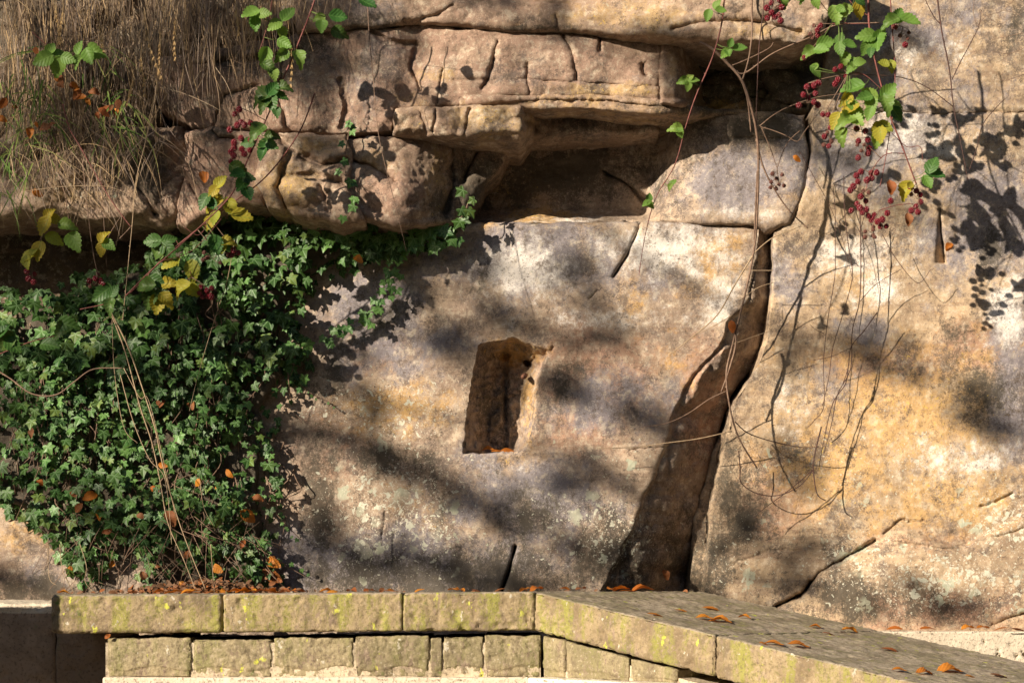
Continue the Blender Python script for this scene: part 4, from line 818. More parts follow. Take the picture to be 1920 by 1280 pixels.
R_leaves = [(850, 90, 46, 10, 'g'), (905, 65, 36, -20, 'g'), (985, 60, 40, 20, 'y'), (1205, 85, 40, 160, 'g'), (1160, 130, 42, -60, 'g'), (1275, 115, 48, 80, 'g'), (1020, 205, 46, -80, 'g'), (1100, 200, 40, 150, 'g'), (1095, 255, 50, 0, 'g'), (880, 215, 30, 160, 'g'), (880, 275, 34, 0, 'g'), (935, 250, 34, 80, 'g'), (800, 240, 42, 100, 'g'), (735, 265, 30, 170, 'g'), (700, 295, 36, -60, 'g'), (778, 298, 36, 70, 'g'), (735, 360, 24, 170, 'g'), (745, 400, 34, 50, 'g'),
    (950, 340, 26, -160, 'g'), (990, 345, 28, 100, 'g'), (945, 385, 34, -40, 'g'), (905, 330, 34, -10, 'g'), (1118, 358, 28, -110, 'y'), (1165, 372, 28, 20, 'y'), (1020, 270, 34, -20, 'g'), (1055, 300, 26, 10, 'k'),
    (945, 495, 54, -80, 'g'), (910, 555, 36, -30, 'y'), (1150, 510, 46, 130, 'g'), (1105, 540, 34, -100, 'g'), (1130, 595, 46, 10, 'g'), (1040, 530, 44, -120, 'g'), (1010, 560, 40, -60, 'g'), (930, 600, 46, -70, 'y'), (975, 640, 40, 40, 'g'), (1055, 590, 40, 0, 'g'), (905, 690, 48, -40, 'g'), (960, 690, 48, 40, 'g'), (850, 670, 40, -30, 'y'), (1195, 588, 34, 80, 'g'), (1200, 640, 40, 50, 'k'), (1080, 715, 32, -60, 'y'), (1130, 712, 40, 70, 'y'), (1110, 770, 44, 0, 'y'), (895, 765, 40, 0, 'g'), (1085, 780, 40, 10, 'g'), (1045, 640, 34, -20, 'g'), (955, 590, 34, 60, 'g'),
    (1395, 915, 44, 150, 'k'), (1405, 985, 46, 70, 'k'), (1368, 1018, 34, 20, 'g'), (1240, 1055, 44, -40, 'y'), (1275, 1028, 22, 130, 'y')]
R_leaves = [(*z3(a, b), s*.92, an, k) for a, b, s, an, k in R_leaves]
bramble('arching bramble laden with green leaves and red berry bunches in front of the right rock', 5.56,
    [([(1622, -60), (1628, 0), (1630, 50), (1640, 110), (1655, 170), (1670, 220), (1690, 270), (1705, 310), (1718, 345)], .0034, .002),
     ([(1662, -60), (1668, -20), (1672, 40), (1678, 130), (1676, 200), (1668, 250), (1660, 300), (1650, 350)], .002, .001),
     ([(1590, 138), (1620, 140), (1655, 170)], .0014, .001), ([(1672, 250), (1700, 275), (1725, 275), (1730, 300)], .001, .0008), ([(1695, 288), (1660, 290), (1635, 320), (1622, 360)], .0014, .001), ([(1648, 395), (1680, 385), (1712, 382)], .0014, .001), ([(1560, 45), (1595, 45), (1632, 45)], .0015, .001), ([(1628, 30), (1600, 10), (1580, -20)], .0016, .001)],
    R_leaves, [(1516, 178, 20, 22, 9, 'r'), (1530, 60, 12, 14, 6, 'rrd'), (1572, 142, 16, 18, 5, 'rrd'), (1512, 108, 6, 4, 1, 'r'), (1552, 258, 12, 20, 6, 'rd'), (1550, 212, 8, 6, 2, 'r'), (1615, 245, 20, 20, 5, 'r'), (1622, 285, 16, 14, 6, 'dr'), (1612, 362, 18, 44, 16, 'rrrd'), (1640, 328, 8, 10, 3, 'r'), (1668, 378, 5, 4, 1, 'r'), (1720, 375, 18, 24, 8, 'rrd'), (1650, 415, 20, 18, 8, 'rrd'), (1634, 437, 12, 10, 5, 'd'), (1692, 68, 14, 18, 5, 'rd')], group='brambles with berries')
bramble('small bunch of dark red berries on a thin stalk below the top edge', 5.55, [([(1442, -60), (1446, -20), (1448, 8)], .0016, .001)], [(1470, 5, 26, 20, 'g'), (1500, 2, 24, -40, 'g')], [(1453, 20, 16, 20, 11, 'rrd')], group='brambles with berries')
bramble('bramble cane along the top edge with light green leaflets between the two berry bunches', 5.55, [([(1480, -60), (1500, -25), (1530, -5), (1560, 30), (1590, 45)], .0014, .001)], [(1502, -2, 24, -10, 'g'), (1530, 6, 26, 30, 'g'), (1577, 18, 22, 60, 'g'), (1614, 2, 26, 60, 'k')])
tri = lambda x, y, s, k='g': [(x-s*.45, y, s*.8, -70, k), (x+s*.4, y, s*.8, 70, k), (x, y+s*.5, s*.9, 5, k)]
bramble('single red cane slanting down past the overhang with small green leaves', 5.48, [([(1362, -60), (1358, 0), (1352, 50), (1335, 110), (1305, 180), (1285, 240), (1265, 310), (1230, 370), (1210, 440), (1198, 515)], .0028, .0009)],
    [(1345, 8, 22, 150, 'g'), (1328, 30, 26, -20, 'g'), (1352, 20, 24, 80, 'g'), (1370, 80, 20, 160, 'g'), (1388, 90, 30, 95, 'g'), (1360, 100, 26, -50, 'g'), (1366, 102, 22, 10, 'g'), (1295, 144, 20, 150, 'g'), (1280, 152, 24, -80, 'g'), (1302, 152, 22, 90, 'g'), (1290, 162, 22, 0, 'g'), (1266, 243, 30, -80, 'g'), (1275, 250, 22, 30, 'g'), (1262, 340, 18, 150, 'g'), (1256, 350, 16, -40, 'g'), (1217, 370, 20, 170, 'g'), (1212, 382, 20, -50, 'g'), (1220, 384, 18, 30, 'g')])
dn = lambda x, y: 5.68+.14*float(sm(150, 500, y))
bramble('thick dry brown cane bending over the tall crack and ending in a pale broken tip', dn,
    [([(1312, 80), (1335, 92), (1360, 115), (1390, 150), (1408, 200), (1420, 260), (1422, 330), (1418, 430), (1410, 490), (1395, 560), (1375, 640), (1362, 700), (1368, 760), (1385, 820), (1420, 878)], .0046, .0024), ([(1372, 600), (1380, 640), (1368, 690), (1352, 735)], .004, .002),
     ([(1418, 260), (1430, 310), (1452, 355), (1480, 395), (1515, 428)], .0028, .0016), ([(1392, 155), (1402, 190), (1408, 248)], .003, .002), ([(1420, 320), (1417, 380), (1414, 450)], .003, .002)], smat='stembrown', group='dry canes over the rock', thorn=.5)
bramble('thin upright dry cane joining the thick one below the topmost bed', dn, [([(1414, -60), (1410, 0), (1410, 60), (1404, 110), (1392, 150)], .003, .0022)], smat='stembrown', group='dry canes over the rock')
bramble('thorny dark cane hanging straight from the top edge left of the berries', dn, [([(1430, -60), (1432, 10), (1424, 80), (1420, 160), (1418, 250), (1425, 300)], .0018, .0014)], smat='stemdark', group='dry canes over the rock', thorn=.7)
bramble('pale dry cane rising to the right from the thick cane to the berry leaves', dn, [([(1372, 125), (1395, 138), (1450, 100), (1520, 70), (1570, 47), (1650, 43)], .0026, .0014), ([(1373, 123), (1400, 112), (1440, 92), (1450, 80)], .002, .001)], smat='stembrown', group='dry canes over the rock')
bramble('arched thin twig running right from the thick cane above the knob', dn, [([(1424, 237), (1450, 216), (1480, 200), (1530, 183), (1580, 176)], .0016, .0009), ([(1426, 238), (1450, 245), (1475, 255), (1495, 265), (1510, 245), (1540, 205)], .0016, .0009), ([(1428, 240), (1445, 280), (1457, 315)], .0014, .001), ([(1457, 315), (1475, 270), (1500, 245)], .0012, .0009)], berries=[(1458, 340, 14, 14, 8, 'd')], smat='stembrown', group='dry canes over the rock')
bramble('forked dry twig reaching left from the thick cane towards the middle slab', dn, [([(1412, 478), (1380, 530), (1345, 590), (1300, 630), (1255, 665)], .0026, .0014), ([(1375, 590), (1340, 610), (1310, 625)], .0012, .0009), ([(1413, 475), (1450, 445), (1500, 425)], .0018, .001), ([(1372, 505), (1410, 507), (1450, 507)], .0012, .0008), ([(1385, 565), (1420, 540), (1450, 530)], .0012, .0008), ([(1375, 645), (1410, 632), (1445, 620)], .0013, .0008), ([(1372, 515), (1372, 535), (1374, 550)], .001, .0007)], smat='strawpale', group='dry canes over the rock')
bramble('long pale twig reaching left across the side face of the slab', dn, [([(1362, 733), (1330, 748), (1290, 775), (1250, 793), (1205, 800)], .0017, .0009)], smat='stembrown', group='dry canes over the rock')
bramble('lowest pale twig reaching furthest left over the slab', dn, [([(1372, 808), (1310, 822), (1250, 830), (1190, 838), (1120, 840)], .0017, .0008)], smat='strawpale', group='dry canes over the rock')
bramble('dark curling tendril sweeping right along the foot of the right rock', lambda x, y: 5.84, [([(1378, 790), (1400, 810), (1440, 825), (1500, 838), (1535, 838)], .0018, .0012), ([(1385, 845), (1388, 880), (1390, 905), (1420, 925), (1460, 928), (1500, 910), (1525, 880)], .0018, .0013), ([(1540, 800), (1528, 850), (1525, 880), (1532, 925), (1548, 938)], .0022, .0016), ([(1525, 880), (1480, 918), (1430, 955), (1415, 970)], .0015, .0008)], smat='stemdark', group='thin dark twigs against the right rock')
tw = lambda x, y: rock_d(x, y)-.035
G_ = 'thin dark twigs against the right rock'
bramble('leftmost thin thorny twig hanging down the right rock', lambda x, y: 5.87, [([(1562, 350), (1566, 400), (1566, 460), (1565, 520), (1552, 600), (1544, 680), (1545, 760), (1525, 790), (1515, 800)], .0012, .0009), ([(1545, 625), (1530, 618), (1518, 608)], .0009, .0006)], smat='stemdark', group=G_, thorn=.6)
bramble('thin thorny twig bending left down the right rock between two others', lambda x, y: 5.865, [([(1582, 330), (1584, 400), (1592, 470), (1598, 520), (1580, 590), (1562, 650), (1555, 700), (1545, 750), (1542, 760)], .0013, .0009), ([(1500, 285), (1525, 330), (1555, 385), (1580, 450), (1600, 530)], .0009, .0007), ([(1612, 435), (1622, 400)], .0012, .0008)], smat='stemdark', group=G_, thorn=.6)
bramble('dark forked twig spreading over the ochre patch of the right rock', lambda x, y: 5.86, [([(1612, 390), (1614, 470), (1612, 560), (1598, 620), (1595, 690), (1570, 740), (1560, 790), (1545, 850)], .0018, .001), ([(1613, 565), (1640, 535), (1680, 510), (1690, 505)], .0011, .0007), ([(1655, 440), (1680, 485), (1720, 530), (1745, 505)], .0011, .0007), ([(1645, 585), (1620, 620), (1596, 650), (1590, 690), (1580, 720)], .0014, .001), ([(1525, 675), (1560, 668), (1594, 652)], .0009, .0007), ([(1590, 690), (1585, 720), (1560, 760), (1540, 850), (1535, 880)], .0018, .0008)], smat='stemdark', group=G_, thorn=.4)
bramble('upright purple brown cane right of the berries with forked side twigs', 5.60, [([(1752, -60), (1758, 0), (1766, 60), (1780, 130), (1788, 200), (1800, 260), (1815, 338)], .0026, .0012), ([(1787, 200), (1740, 165), (1700, 148), (1660, 142), (1600, 140)], .0014, .0009), ([(1785, 150), (1800, 118), (1815, 90), (1835, 50), (1840, 20)], .0014, .0009), ([(1735, 0), (1750, 30), (1762, 45)], .0013, .001), ([(1818, 318), (1832, 275), (1842, 235), (1865, 205), (1885, 185)], .0014, .0009)], smat='stemdark', group='brambles with berries', thorn=.7)
root_ = bramble('dry umbel-like spray of fine twigs at the top right corner', 5.6, [([(1832, 50), (1850, 30), (1880, 20), (1910, -10)], .0009, .0006), ([(1832, 50), (1825, 20), (1830, -20)], .0009, .0006), ([(1850, 30), (1875, 45), (1900, 30)], .0007, .0005), ([(1930, 60), (1890, 68), (1860, 75)], .0009, .0006), ([(1930, 85), (1895, 100), (1860, 97)], .0009, .0006), ([(1895, 100), (1880, 112), (1868, 118)], .0007, .0005), ([(1880, 20), (1905, 25), (1925, 40)], .0006, .0005), ([(1930, 135), (1890, 150), (1862, 145)], .0008, .0005)], berries=[], smat='stembrown', group=G_, thorn=0)
# left side
bramble('long purple bramble cane with dark green leaves slanting down the left of the overhang', lambda x, y: 5.56, [([(600, -60), (590, 0), (560, 80), (530, 150), (505, 210), (480, 265), (455, 320), (430, 370), (370, 430), (320, 475), (280, 510), (235, 555)], .003, .0016), ([(520, -60), (505, 30), (495, 70), (485, 100)], .0018, .001), ([(415, 410), (360, 470), (300, 490)], .001, .0008), ([(430, 370), (400, 395), (375, 440), (345, 425)], .001, .0008)],
    [(472, 32, 40, -60, 'g'), (498, 28, 30, 80, 'g'), (480, 45, 34, 0, 'g'), (540, 25, 40, 150, 'g'), (515, 50, 34, -50, 'g'), (530, 62, 30, 20, 'g'), (598, 35, 26, -70, 'g'), (605, 55, 34, 10, 'g'), (635, 30, 38, 90, 'k'), (637, 62, 36, 60, 'k'), (690, 5, 40, 60, 'k'), (535, 83, 34, 60, 'g'), (528, 105, 34, -40, 'g'), (560, 112, 38, 10, 'g'), (495, 107, 40, -20, 'g'), (505, 128, 34, 60, 'k'), (512, 142, 32, 10, 'g'),
     (490, 182, 52, -70, 'k'), (512, 165, 36, 150, 'k'), (532, 165, 34, 90, 'k'), (512, 195, 40, 10, 'k'), (497, 200, 36, -30, 'k'), (528, 182, 30, 60, 'k'), (520, 212, 24, 10, 'k'), (485, 252, 44, -30, 'k'), (510, 255, 30, 80, 'k'), (495, 275, 38, -50, 'k'), (512, 272, 30, 60, 'k'), (495, 292, 32, 0, 'k'), (463, 268, 30, -80, 'k'), (448, 318, 42, 60, 'k'), (446, 333, 34, -60, 'k'), (468, 335, 30, 70, 'k'), (455, 350, 40, -20, 'k'), (465, 368, 36, 10, 'k')], [(455, 222, 16, 18, 5, 'r'), (452, 262, 22, 30, 11, 'rrd'), (446, 296, 14, 10, 3, 'r')], group='brambles with berries', smat='stemred')
bramble('bramble spray of bright yellow green leaves hanging over the top of the ivy', lambda x, y: 5.62, [([(590, 175), (560, 250), (500, 330), (430, 385), (370, 430), (310, 480), (235, 555), (150, 580)], .0022, .0016), ([(330, 450), (345, 480), (360, 520)], .001, .0008), ([(360, 520), (320, 540), (300, 560)], .001, .0008)],
    [(415, 342, 34, 130, 'y'), (400, 360, 30, -40, 'y'), (400, 380, 44, -50, 'y'), (432, 388, 40, 20, 'y'), (455, 405, 46, 80, 'y'), (382, 378, 38, -30, 'k'), (400, 385, 30, 40, 'k'), (408, 412, 34, 0, 'y'), (390, 418, 34, -40, 'y'), (285, 452, 40, -90, 'k'), (318, 450, 32, 100, 'k'), (290, 472, 46, -60, 'k'), (318, 470, 42, 40, 'k'), (385, 450, 34, -50, 'k'), (405, 460, 42, 10, 'k'), (428, 455, 34, 90, 'y'), (418, 468, 24, 0, 'y'), (318, 495, 38, -60, 'y'), (335, 492, 24, 30, 'y'), (360, 508, 46, 0, 'y'), (340, 543, 46, -50, 'y'), (365, 545, 38, 50, 'y'), (320, 533, 36, 80, 'y'), (270, 535, 46, -80, 'k'), (295, 528, 40, 60, 'k'), (280, 560, 44, -30, 'k'), (305, 558, 40, 30, 'k'), (295, 572, 46, -10, 'y'), (312, 563, 38, 50, 'y'), (190, 552, 44, -50, 'k'), (215, 545, 30, 140, 'k'), (222, 565, 34, 60, 'k'), (208, 575, 36, 0, 'k'), (195, 540, 34, -100, 'k')], [(385, 547, 12, 10, 7, 'r'), (405, 485, 26, 12, 6, 'd'), (440, 475, 8, 6, 3, 'r'), (180, 525, 16, 14, 6, 'dr')], group='brambles with berries', smat='stemred')
bramble('bramble sprig with yellow and brown edged leaves in the dark hollow at the left', lambda x, y: 5.64, [([(110, 330), (125, 380), (110, 410), (80, 440), (60, 490)], .0016, .001), ([(125, 380), (130, 420), (135, 440)], .001, .0008), ([(230, 400), (205, 440), (195, 470)], .001, .0008)],
    [(92, 398, 30, 150, 'y'), (85, 425, 44, -30, 'y'), (105, 412, 30, 60, 'y'), (127, 424, 38, 70, 'g'), (103, 448, 40, 70, 'y'), (140, 455, 48, 30, 'g'), (75, 472, 42, -10, 'y'), (62, 466, 24, 160, 'y'), (50, 480, 36, -60, 'y'), (52, 492, 30, 10, 'y'), (196, 445, 30, 150, 'y'), (205, 460, 32, 60, 'g'), (187, 467, 32, -20, 'y')], [(60, 520, 12, 12, 4, 'r')], group='brambles with berries', smat='stembrown')
bramble('five part green bramble leaves standing out of the dry grass at the top left', lambda x, y: 5.6, [([(60, 60), (100, 95), (125, 110), (180, 95)], .0012, .001)], [(95, 90, 30, 150, 'g'), (80, 112, 44, -70, 'g'), (108, 125, 44, 0, 'g'), (112, 100, 30, 90, 'g'), (130, 112, 34, 70, 'g'), (150, 90, 30, 150, 'g'), (150, 118, 30, -30, 'g'), (180, 98, 46, 70, 'g'), (170, 108, 40, 20, 'g')])
bramble('low bramble leaves in shade at the left edge of the ivy', lambda x, y: 5.68, [([(-40, 680), (20, 655), (60, 640), (110, 628)], .0018, .0014)], [(130, 610, 50, 70, 'k'), (118, 622, 44, -40, 'k'), (10, 640, 50, -30, 'k'), (25, 650, 44, 50, 'k'), (95, 650, 44, 80, 'k'), (5, 620, 40, 140, 'k')])
def canes(label, lines, d, mat, r=.0013, group='bare stems over the ivy', name='bare_stem', cat='stem', thorn=.2):
    return bramble(label, d, [(l, r*s, r*s*.6) for l, s in lines], smat=mat, group=group, name=name, cat=cat, thorn=thorn)
canes('dark red cane arching from the grass down to the yellow leaves', [([(118, 195), (130, 240), (150, 275), (190, 345), (215, 385), (245, 425)], 1.7)], 5.62, 'stemred')
canes('straight pale stem hanging from the grass tangle to the middle of the ivy', [([(293, 160), (288, 200), (272, 270), (255, 340), (248, 420), (238, 520), (230, 600)], 1.3)], 5.6, 'strawpale', thorn=.6)
canes('long thin stem hanging past the brown block to the ivy row, tip at the slab', [([(688, -20), (692, 60), (700, 150), (708, 240), (722, 310), (740, 380), (762, 470)], 1.1)], 5.62, 'stembrown')
canes('thin stem hanging over the ivy below the purple cane', [([(440, 450), (425, 530), (405, 590), (375, 690), (355, 770)], .9)], 5.7, 'strawpale')
canes('curved dry stem looping over the ivy at the left edge', [([(-20, 685), (20, 710), (60, 738), (105, 740), (140, 715), (175, 692), (230, 690)], 2.)], 5.66, 'stembrown')
canes('bundle of dry stems running down the ivy to the coping', [([(205, 580), (235, 660), (262, 760), (285, 830), (300, 900), (315, 980), (345, 1050), (368, 1108)], 1.7), ([(208, 585), (240, 650), (268, 730), (290, 800), (305, 870), (330, 960), (355, 1030), (386, 1106)], 1.9), ([(225, 700), (250, 790), (280, 860), (310, 900), (322, 1020)], 1.2), ([(210, 600), (215, 700), (232, 800), (258, 830)], 1.), ([(232, 690), (262, 745), (282, 760), (330, 970)], 1.)], 5.69, 'strawpale')
for lb, l in (('short pale stem at the foot of the ivy by the left boulder', [(90, 1010), (92, 1080), (105, 1096)]), ('pale stem dangling from the ivy fringe onto the boulder', [(112, 1020), (118, 1070), (140, 1112)]), ('bent pale stem at the ivy foot above the first coping joint', [(150, 1020), (162, 1060), (160, 1090), (178, 1112)]), ('upright pale stem at the ivy foot right of the stem bundle', [(395, 1020), (398, 1060), (402, 1110)]), ('thin pale stem slanting right out of the ivy foot', [(375, 900), (382, 950), (400, 985)])):
    canes(lb, [(l, 1.)], 5.72, 'strawpale', thorn=0)
canes('fine grass stalk curving from the grass over the smooth pink block', [([(255, 200), (290, 245), (330, 275), (355, 310), (370, 370)], .8), ([(40, 360), (120, 350), (200, 350), (250, 370), (270, 385)], .7)], 5.6, 'strawpale', thorn=0)
canes('reddish stalk rising through the yellow leaves', [([(155, 300), (165, 400), (180, 500), (205, 560)], 1.2), ([(190, 330), (195, 420), (200, 500)], .8), ([(250, 420), (215, 455), (180, 470)], .9)], 5.64, 'stembrown')

# ------------------------------------------------------------------ fallen leaves
def ramp_pt(px, py):
    u = (px-960)/F; v = (py-HOR)/F; d = (.0072+.1195*5.142)/(v-.1195*u+.1195); return P(px, py, d)
GL = 'orange leaves lying on the sloping coping'
def flat_leaf(pos, size, ang, mat, lift=.004, tilt=.15, nrm=(0, 0, 1), lab=None, grp=None, cat='leaf'):
    a = math.radians(ang); me = LM[mat, random.randrange(4)]; n = Vector(nrm)+Vector((rv(tilt), rv(tilt), 0))
    y = Vector((math.cos(a), math.sin(a), 0)); m3 = frame(y, n); p = Vector(pos)-(m3 @ Vector((0, size/2, 0)))+Vector((0, 0, lift))
    o = put(me, 'fallen_leaf', p, m3, (size, size, size*.4)); tag(o, lab, cat, grp); return o
RN = (.17, -.17, 1)
for px, py, s, an, lb in ((1232, 1153, 34, 10, 'fallen leaf nearest the bend of the coping, with a green moss patch beside it'), (1279, 1145, 26, -20, 'small orange leaf just right of the leaf nearest the bend on the coping'), (1336, 1141, 34, -10, 'slim orange leaf lying highest on the sloping coping'), (1322, 1159, 30, 0, 'left leaf of the overlapping pair in the middle of the upper sloping coping stone'), (1352, 1164, 40, -20, 'right leaf of the overlapping pair in the middle of the upper sloping coping stone'), (1396, 1157, 24, -30, 'small leaf right of the overlapping pair'), (1530, 1175, 22, -10, 'tiny leaf near the back edge before the cross joint'), (1563, 1188, 36, 0, 'leaf lying across the dark cross joint of the coping'),
    (1438, 1206, 26, 20, 'left orange leaf of the two near the front edge past the joint, partly curled'), (1452, 1208, 34, -10, 'broad orange leaf past the joint near the front edge'), (1499, 1211, 38, 0, 'long flat leaf second from the joint near the front edge'), (1670, 1218, 32, -30, 'dark orange leaf alone in the middle of the lower sloping coping stone'), (1687, 1257, 26, 0, 'small leaf above a moss tuft near the bottom edge'), (1735, 1262, 34, 10, 'leaf between the small one and the long stalked one at the bottom edge'), (1782, 1258, 48, 15, 'largest stalked leaf at the bottom right of the coping'), (1825, 1267, 26, 0, 'small rounded orange leaf right of the long stalked one'), (1876, 1267, 36, 0, 'pale curled leaf furthest right on the sloping coping')):
    p = ramp_pt(px, py+2); flat_leaf(p, s/F*p.y*1.15, an+rv(10), 'beechdark' if 'dark' in lb or 'pale' in lb else 'beech', .004, .12, RN, lb, GL)
GR = 'orange leaves lying along the back of the level coping'
xx = [120, 248, 300, 318, 332, 345, 352, 362, 372, 388, 402, 412, 422, 440, 455, 470, 488, 505, 520, 533, 548, 560, 612, 622, 660, 690, 702, 720, 738, 785, 850, 862, 895, 935, 985, 1005, 1060, 1088]
for i, px in enumerate(xx):
    x = (px-960)/F*5.45; y = 5.3+random.random()*.3; x = (px-960)/F*y; s = random.uniform(.034, .052)
    flat_leaf((x, y, ztl(x)), s, rv(60)+180*(i % 2), 'beech' if random.random() < .75 else 'beechdark', .006, .25, (0, 0, 1), 'curled orange leaf lying in the row along the top of the level coping', GR)
for px, s, an, lb in ((1148, 24, 60, 'small upturned leaf at the foot of the shadowed side face'), (1165, 30, 0, 'flat orange leaf under the long leaf pile by the shadowed side face'), (1185, 44, 0, 'left end leaf of the long orange pile by the shadowed side face'), (1205, 40, 10, 'right end leaf of the long orange pile by the shadowed side face')):
    y = 5.58; flat_leaf(((px-960)/F*y, y, zt0), s/F*y*1.2, an, 'beech', .006, .2, (0, 0, 1), lb, 'leaves at the foot of the crack')
for px, py, lb in ((1594, 1180, 'thin leaf on the back edge of the coping just before the pale concrete'), (1678, 1180, 'curved orange leaf on the left end of the pale concrete wall'), (1740, 1181, 'second leaf from the left on the pale concrete wall'), (1816, 1179, 'upright rounded orange leaf on the pale concrete wall'), (1845, 1182, 'small flat leaf right of the upright one on the pale concrete wall'), (1878, 1181, 'arched orange leaf near the right end of the pale concrete wall'), (1908, 1181, 'dark red leaf at the right end of the pale concrete wall')):
    y = 5.79 if px > 1600 else 5.33; z = bz(1183, 5.75)+.002
    if px < 1600: pos = ramp_pt(px, py+6)
    else: pos = ((px-960)/F*y, y, z)
    flat_leaf(pos, .05, rv(30), 'beechdark' if 'dark' in lb else 'beech', .007, .35, (0, -.1, 1), lb, 'leaves on the pale concrete wall')
def hung_leaf(px, py, d, s, an, mat, lb, grp, tilt=.5):
    a = math.radians(an); me = LM[mat, random.randrange(4)]; y = Vector((math.sin(a), rv(.2), -math.cos(a))); m3 = frame(y, (rv(tilt), -1, rv(tilt)+.2)); S = s/F*d
    o = put(me, 'fallen_leaf', P(px, py, d)-(m3 @ Vector((0, S/2, 0))), m3, (S, S, S*.6)); tag(o, lb, 'leaf', grp)
GI = 'dead leaves caught in the ivy'
for px, py, s, mat in ((168, 932, 40, 'beech'), (140, 925, 30, 'beechdark'), (148, 952, 30, 'beechdark'), (184, 965, 26, 'beech'), (75, 905, 22, 'beechdark'), (370, 905, 26, 'beech'), (412, 914, 28, 'beech'), (466, 968, 48, 'beech'), (320, 972, 46, 'beechdark'), (290, 917, 24, 'beech'), (484, 935, 30, 'beechdark'), (513, 1055, 44, 'beech'), (500, 1075, 44, 'beechdark'), (516, 1082, 46, 'beechdark'), (430, 888, 26, 'beech'), (306, 872, 24, 'beech'), (58, 812, 26, 'beechdark'), (300, 755, 36, 'beechdark'), (360, 760, 30, 'beechdark'), (210, 1057, 22, 'beech'), (270, 1080, 28, 'beechdark'), (375, 1090, 40, 'beech'), (130, 1068, 22, 'beech'), (265, 968, 24, 'beechdark'), (405, 1065, 34, 'beech'), (240, 1100, 36, 'beechdark'), (340, 1098, 30, 'beech'), (300, 1060, 28, 'beechdark'), (455, 1020, 24, 'beechdark'), (200, 995, 26, 'beechdark'), (350, 1040, 26, 'beechdark')):
    hung_leaf(px, py, ivy_d(px, py)-.02, s*.78, rv(80), mat, 'dead brown or orange leaf caught among the ivy leaves', GI)
GT = 'dead leaves caught in the dry grass'
for i in range(26):
    px, py = random.choice([(120, 150), (155, 165), (20, 205), (200, 205), (215, 215), (150, 180), (10, 215), (60, 105), (75, 245), (130, 160)]); hung_leaf(px+rv(22), py+rv(14), 5.64+rv(.03), random.uniform(12, 26), rv(90), random.choice(['beech', 'beechdark', 'beechdark']), 'rusty orange leaf caught in the dry grass tangle at the top left', GT)
for px, py, d, s, an, mat, lb in ((382, 333, 5.64, 30, 10, 'beech', 'single orange leaf stuck against the smooth pink block'), (1495, 297, 5.7, 18, 60, 'beech', 'tiny orange leaf hanging by a thread in front of the rounded knob'), (1779, 464, 5.86, 24, -25, 'beech', 'small orange leaf beside the chiselled slot'), (672, 487, 5.8, 24, 50, 'beech', 'bright golden leaf below the ivy row at the slab top'), (1248, 1078, 6.0, 24, 10, 'beechdark', 'dark red leaf against the shadowed side face at the foot of the crack'), (70, 362, 5.66, 22, 60, 'beech', 'small rusty leaf hanging above the hollow at the left edge'), (1670, 352, 5.55, 30, 5, 'beechdark', 'withered brown leaf hanging between the red berry bunches'), (1703, 412, 5.55, 26, 5, 'beechdark', 'withered brown leaf hanging right of the lowest berries'), (1373, 612, 5.80, 24, 10, 'beechdark', 'crumpled brown leaf caught on the thick dry cane')):
    hung_leaf(px, py, d, s, an, mat, lb, None, .3)
for i, (px, s, lb) in enumerate(((915, 32, 'left leaf lying in the niche'), (934, 34, 'middle leaf with the curled rim lying in the niche'), (952, 32, 'right leaf lying in the niche'))):
    p = P(px, 845, 6.0); flat_leaf(p, s/F*6*.8, rv(30), 'beech', .004, .3, (0, -.45, 1), lb, 'leaves in the niche')
flat_leaf(P(202, 1192, 5.21), .02, 80, 'beech', 0, .3, (0, -1, .3), 'tiny orange leaf wedged under the left end of the coping', None)
# crumbs of dead leaf and twig drifted along the foot of the ivy and the back of the coping
L = Leaves()
for i in range(470):
    px = random.triangular(200, 580, 400) if i < 420 else random.uniform(100, 1300); y = random.uniform(5.62, 5.72) if i >= 420 else random.uniform(5.72, 5.84); hgt = (random.random()**2)*.04*max(0, 1-abs(px-400)/200) if i < 420 else 0
    L.add('beech', ((px-960)/F*y, y, EYE-.012+hgt+.004), frame((rv(1), rv(1), rv(.3)), (rv(.7), -.6+rv(.6), .7)), random.uniform(.010, .026))
L.build('leaf_litter', 'litter'); tag(bpy.data.objects['leaf_litter'], kind='stuff')
# iron pin in the niche
mb = MB(); q = P(981, 706, 5.965)
mb.tube([q, q+Vector((.003, .03, .004)), q+Vector((.006, .07, .012))], .0075, .0085, 14, 0, .05); mb.tube([q+Vector((0, -.004, 0)), q+Vector((0, .001, 0))], .0045, .006, 12)
tag(mb.build('iron_pin', M['rust']), 'rusty round iron pin set in a hole near the top of the niche', 'pin')

# ------------------------------------------------------------------ the trees behind the viewer that dapple the rock
SN = Vector((-1.15, -1, .56))
TR = empty('tree', (-8.5, 2, 0)); tag(TR, 'bare branched autumn tree standing behind the viewer whose shade dapples the rock', 'tree')
br = MB(); tl = Leaves()
def up(px, py, t): return P(px, py, 5.93)+SN*t
trunk_top = Vector((-8.3, 2.1, 8)); br.tube(smooth_line([(-8.5, 2, 0), (-8.45, 2, 3), (-8.4, 2, 5), trunk_top], 5), .2, .08, 10)
def shadow_branch(line, r, t=5.2, twigs=6, root=True):
    pts_ = [up(x, y, t+.3*math.sin(i*1.7)) for i, (x, y) in enumerate(line)]
    a = pts_[0]; src = Vector((-8.42, 2.0, max(2.2, a.z-.8)))
    if root: br.tube(smooth_line([src, src.lerp(a, .5)+Vector((0, 0, .3)), a], 5), r*1.5, r*1.1, 7)
    s_ = smooth_line(pts_, 5); br.tube(s_, r*1.1, r*.45, 7)
    for k in range(twigs):
        p = random.choice(s_); br.tube([p, p+Vector((rv(.15), rv(.2), rv(.15)-.03)), p+Vector((rv(.3), rv(.4), rv(.3)-.06))], .008, .003, 4)
